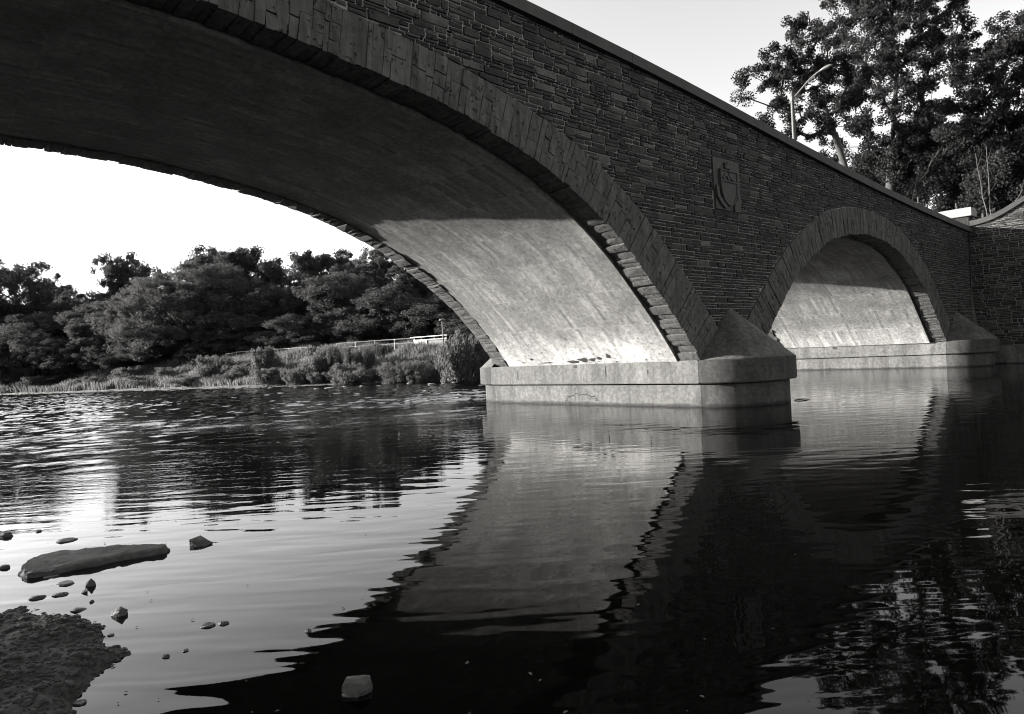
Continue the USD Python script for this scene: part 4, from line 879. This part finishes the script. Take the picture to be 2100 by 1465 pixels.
from scipy.spatial import Delaunay
P2 = np.vstack([bd, gp]); tri = Delaunay(P2).simplices; tri = tri[shapely.contains_xy(Polygon(bd), *P2[tri].mean(1).T)]
tz = .055 + (meshkit.fbm(np.c_[P2 * 5, np.zeros(len(P2))], 4, 8) - .5) * .055; tz[:120] -= .012
NB = 120; outn = normals(np.vstack([bd[-1:], bd, bd[:1]]))[1:-1] * (-1 if Polygon(bd).exterior.is_ccw else 1)
V = [np.c_[P2, tz]]; F2 = [tri]; prev = np.arange(NB); cnt = len(P2)
for k, (o, z) in enumerate([(.010, .034), (.018, .014), (.022, -.02), (.03, -.14)]):
    V.append(np.c_[bd + outn * (o + (meshkit.noise(np.c_[bd * 9, np.full(NB, k)], 4)[:, None] - .4) * .03), np.full(NB, z) + (rs.normal(size=NB) * .006 if k < 3 else 0)]); cur = np.arange(NB) + cnt; cnt += NB
    j = np.roll(np.arange(NB), -1); F2 += [np.stack([prev, cur, cur[j]], 1), np.stack([prev, cur[j], prev[j]], 1)]; prev = cur
obj('river_rock', (np.vstack(V), np.vstack(F2)), 'river_stone', None, 40, label='long flat slab of rock lying in the shallows, the biggest stone in the water', cat='rock')
ROCKS = [(384, 437, 1101, 1124, 'angular rock just right of the long flat slab'), (690, 768, 1382, 1432, 'pale faceted rock alone in the dark reflection at the bottom'), (118, 154, 1187, 1202, 'oblong stone below the middle of the slab'), (174, 197, 1191, 1207, 'rounded stone below the slab, right of the oblong one'),
    (228, 264, 1245, 1267, 'smooth tilted stone at the edge of the gravel'), (410, 442, 1273, 1288, 'small stone in the bright water, left of a flat chip'), (446, 470, 1274, 1282, 'flat chip of stone in the bright water'), (72, 85, 1083, 1094, 'small round stone above the slab'),
    (0, 28, 1092, 1104, 'dark stone at the left edge above the slab'), (118, 158, 1101, 1113, 'low twin stone just above the slab'), (0, 20, 1150, 1172, 'stone at the left edge level with the slab'), (165, 183, 1209, 1219, 'small pointed stone under the rounded one'),
    (107, 138, 1213, 1224, 'thin stone left of the small pointed one'), (184, 193, 1230, 1237, 'tiny round stone above the tilted one'), (221, 235, 1297, 1306, 'tiny oval stone beside the gravel edge'), (154, 171, 1320, 1333, 'round dark stone against the gravel edge'),
    (332, 350, 1340, 1350, 'left one of two pebbles in the grey water'), (376, 388, 1329, 1337, 'right one of two pebbles in the grey water'), (625, 640, 1292, 1297, 'tiny flat stone near the edge of the dark reflection'), (60, 94, 1218, 1230, 'thin stone at the top of the gravel'),
    (90, 120, 1177, 1186, 'thin dark stone touching the foot of the slab'), (145, 175, 1243, 1256, 'long low stone at the upper edge of the gravel'), (85, 117, 1427, 1455, 'dark stone near the lower left corner'), (147, 178, 1432, 1447, 'thin stone near the lower left corner'), (58, 95, 1160, 1180, 'pale flat stone resting at the left foot of the slab')]
for i, q in enumerate(ROCKS): river_rock(*q, 20 + i, flat=-1 if i in (0, 1, 3, 4, 8, 11, 15) else .5 if i % 3 == 2 else 0)
# gravel of the spit
r = np.random.default_rng(12); gm = MB(); lib = [rock(1, .7, .42, 60 + i, 1) for i in range(6)]; lib0 = [rock(1, .75, .45, 80 + i, 0) for i in range(6)]
cx_, cy_ = r.uniform(-17.2, -13.2, 60000), r.uniform(-8.8, -1.8, 60000); cz_ = bed_z(cx_[None], cy_[None])[0]; keep = (cz_ > -.035) | (r.random(60000) < .03) & (cz_ > -.2); cx_, cy_, cz_ = cx_[keep][:11000], cy_[keep][:11000], cz_[keep][:11000]
for i, (x, y, z) in enumerate(zip(cx_, cy_, cz_)):
    s_ = r.uniform(.006, .016) if i % 6 else r.uniform(.014, .034); v, f = (lib0 if i % 6 else lib)[r.integers(6)]; a = r.uniform(0, 6.28); ca, sa = math.cos(a), math.sin(a)
    gm.add(np.c_[v[:, 0] * ca - v[:, 1] * sa, v[:, 0] * sa + v[:, 1] * ca, v[:, 2]] * s_ + [x, y, max(z, -.03) + s_ * .1], f)
obj('gravel_spit', gm.mesh(), 'gravel', label='dark wet gravel breaking the water in the lower left corner', cat='gravel', kind='stuff')

# pale stones along the far shore
r = np.random.default_rng(8)
SH = [(875, 895, 787, 790), (833, 845, 784, 789), (640, 655, 796, 800), (660, 690, 795, 798), (905, 915, 786, 790), (925, 938, 783, 787), (955, 968, 779, 784), (973, 985, 779, 783), (990, 1003, 777, 781), (345, 362, 800, 804), (372, 384, 797, 801), (478, 492, 795, 799), (545, 562, 795, 798), (600, 612, 793, 797), (700, 712, 792, 796), (735, 748, 790, 795), (770, 785, 790, 794), (290, 304, 800, 804), (415, 425, 797, 800)]
labs = ['long white stone at the waterline, the brightest on the far shore', 'white stone left of the brightest one on the far shore']
for i, q in enumerate(SH):
    w = {0: labs[0], 1: labs[1]}.get(i, 'small pale stone at the waterline of the far shore')
    p = river_rock(*q, w, 90 + i, 'pale_stone', name='shore_stone', cat='stone')
    if i > 1: tag(p, group='pale stones along the far shore')
gm = MB()
for _ in range(900):
    s0 = r.uniform(60, 150); P = np.array(SHORELINE.interpolate(r.uniform(235, 330)).coords[0]); nrm = r.normal(0, 1.0); x, y = P[0] + abs(nrm) * .8 + .2, P[1] + r.normal(0, .4)
    s = r.uniform(.03, .10); v, f = lib[r.integers(6)]; gm.add(v * s + [x, y, max(land_at(x, y), -.02) + s * .15], f)
obj('shore_pebbles', gm.mesh(), 'pale_stone', label='pebbles strewn along the foot of the far bank', cat='pebbles', kind='stuff')
a, b = at_d(966, 764, 54), at_d(1015, 757, 50); a[2] = land_at(a[0], a[1]) + .12; b[2] = land_at(b[0], b[1]) + .15
lg = np.linspace(0, 1, 8)[:, None]; tw = on_z(1643, 820, .01)
obj('floating_twig', MB().tube([tw + [-.18, .10, 0], tw + [-.05, .02, .015], tw + [.08, -.06, .01], tw + [.2, -.14, 0]], [.012, .02, .018, .006], 6).mesh(), 'bark', label='dark twig floating beside the right side of the pier nose', cat='twig')
r = np.random.default_rng(55); fl = MB()
for _ in range(70):
    P = on_z(r.uniform(150, 2080), 1465 - 560 * r.random() ** 1.6, .006); a_ = r.uniform(0, 6.28); k = r.uniform(.006, .02); u_ = np.array([math.cos(a_), math.sin(a_), 0]) * k; w_ = np.array([-math.sin(a_), math.cos(a_), 0]) * k * .5
    fl.add([P - u_, P + w_ + [0, 0, .003], P + u_, P - w_ + [0, 0, .002]], [(0, 1, 2, 3)])
obj('floating_leaves', fl.mesh(), 'leaf_litter', label='tiny fallen leaves and scum specks drifting on the still pool', cat='leaves', kind='stuff')
obj('driftwood_log', MB().tube(a * (1 - lg) + b * lg + np.random.default_rng(2).normal(size=(8, 3)) * [.05, .05, .03], np.linspace(.16, .10, 8), 8).mesh(), 'pale_bark', label='pale driftwood log on the shore left of the pier', cat='log')
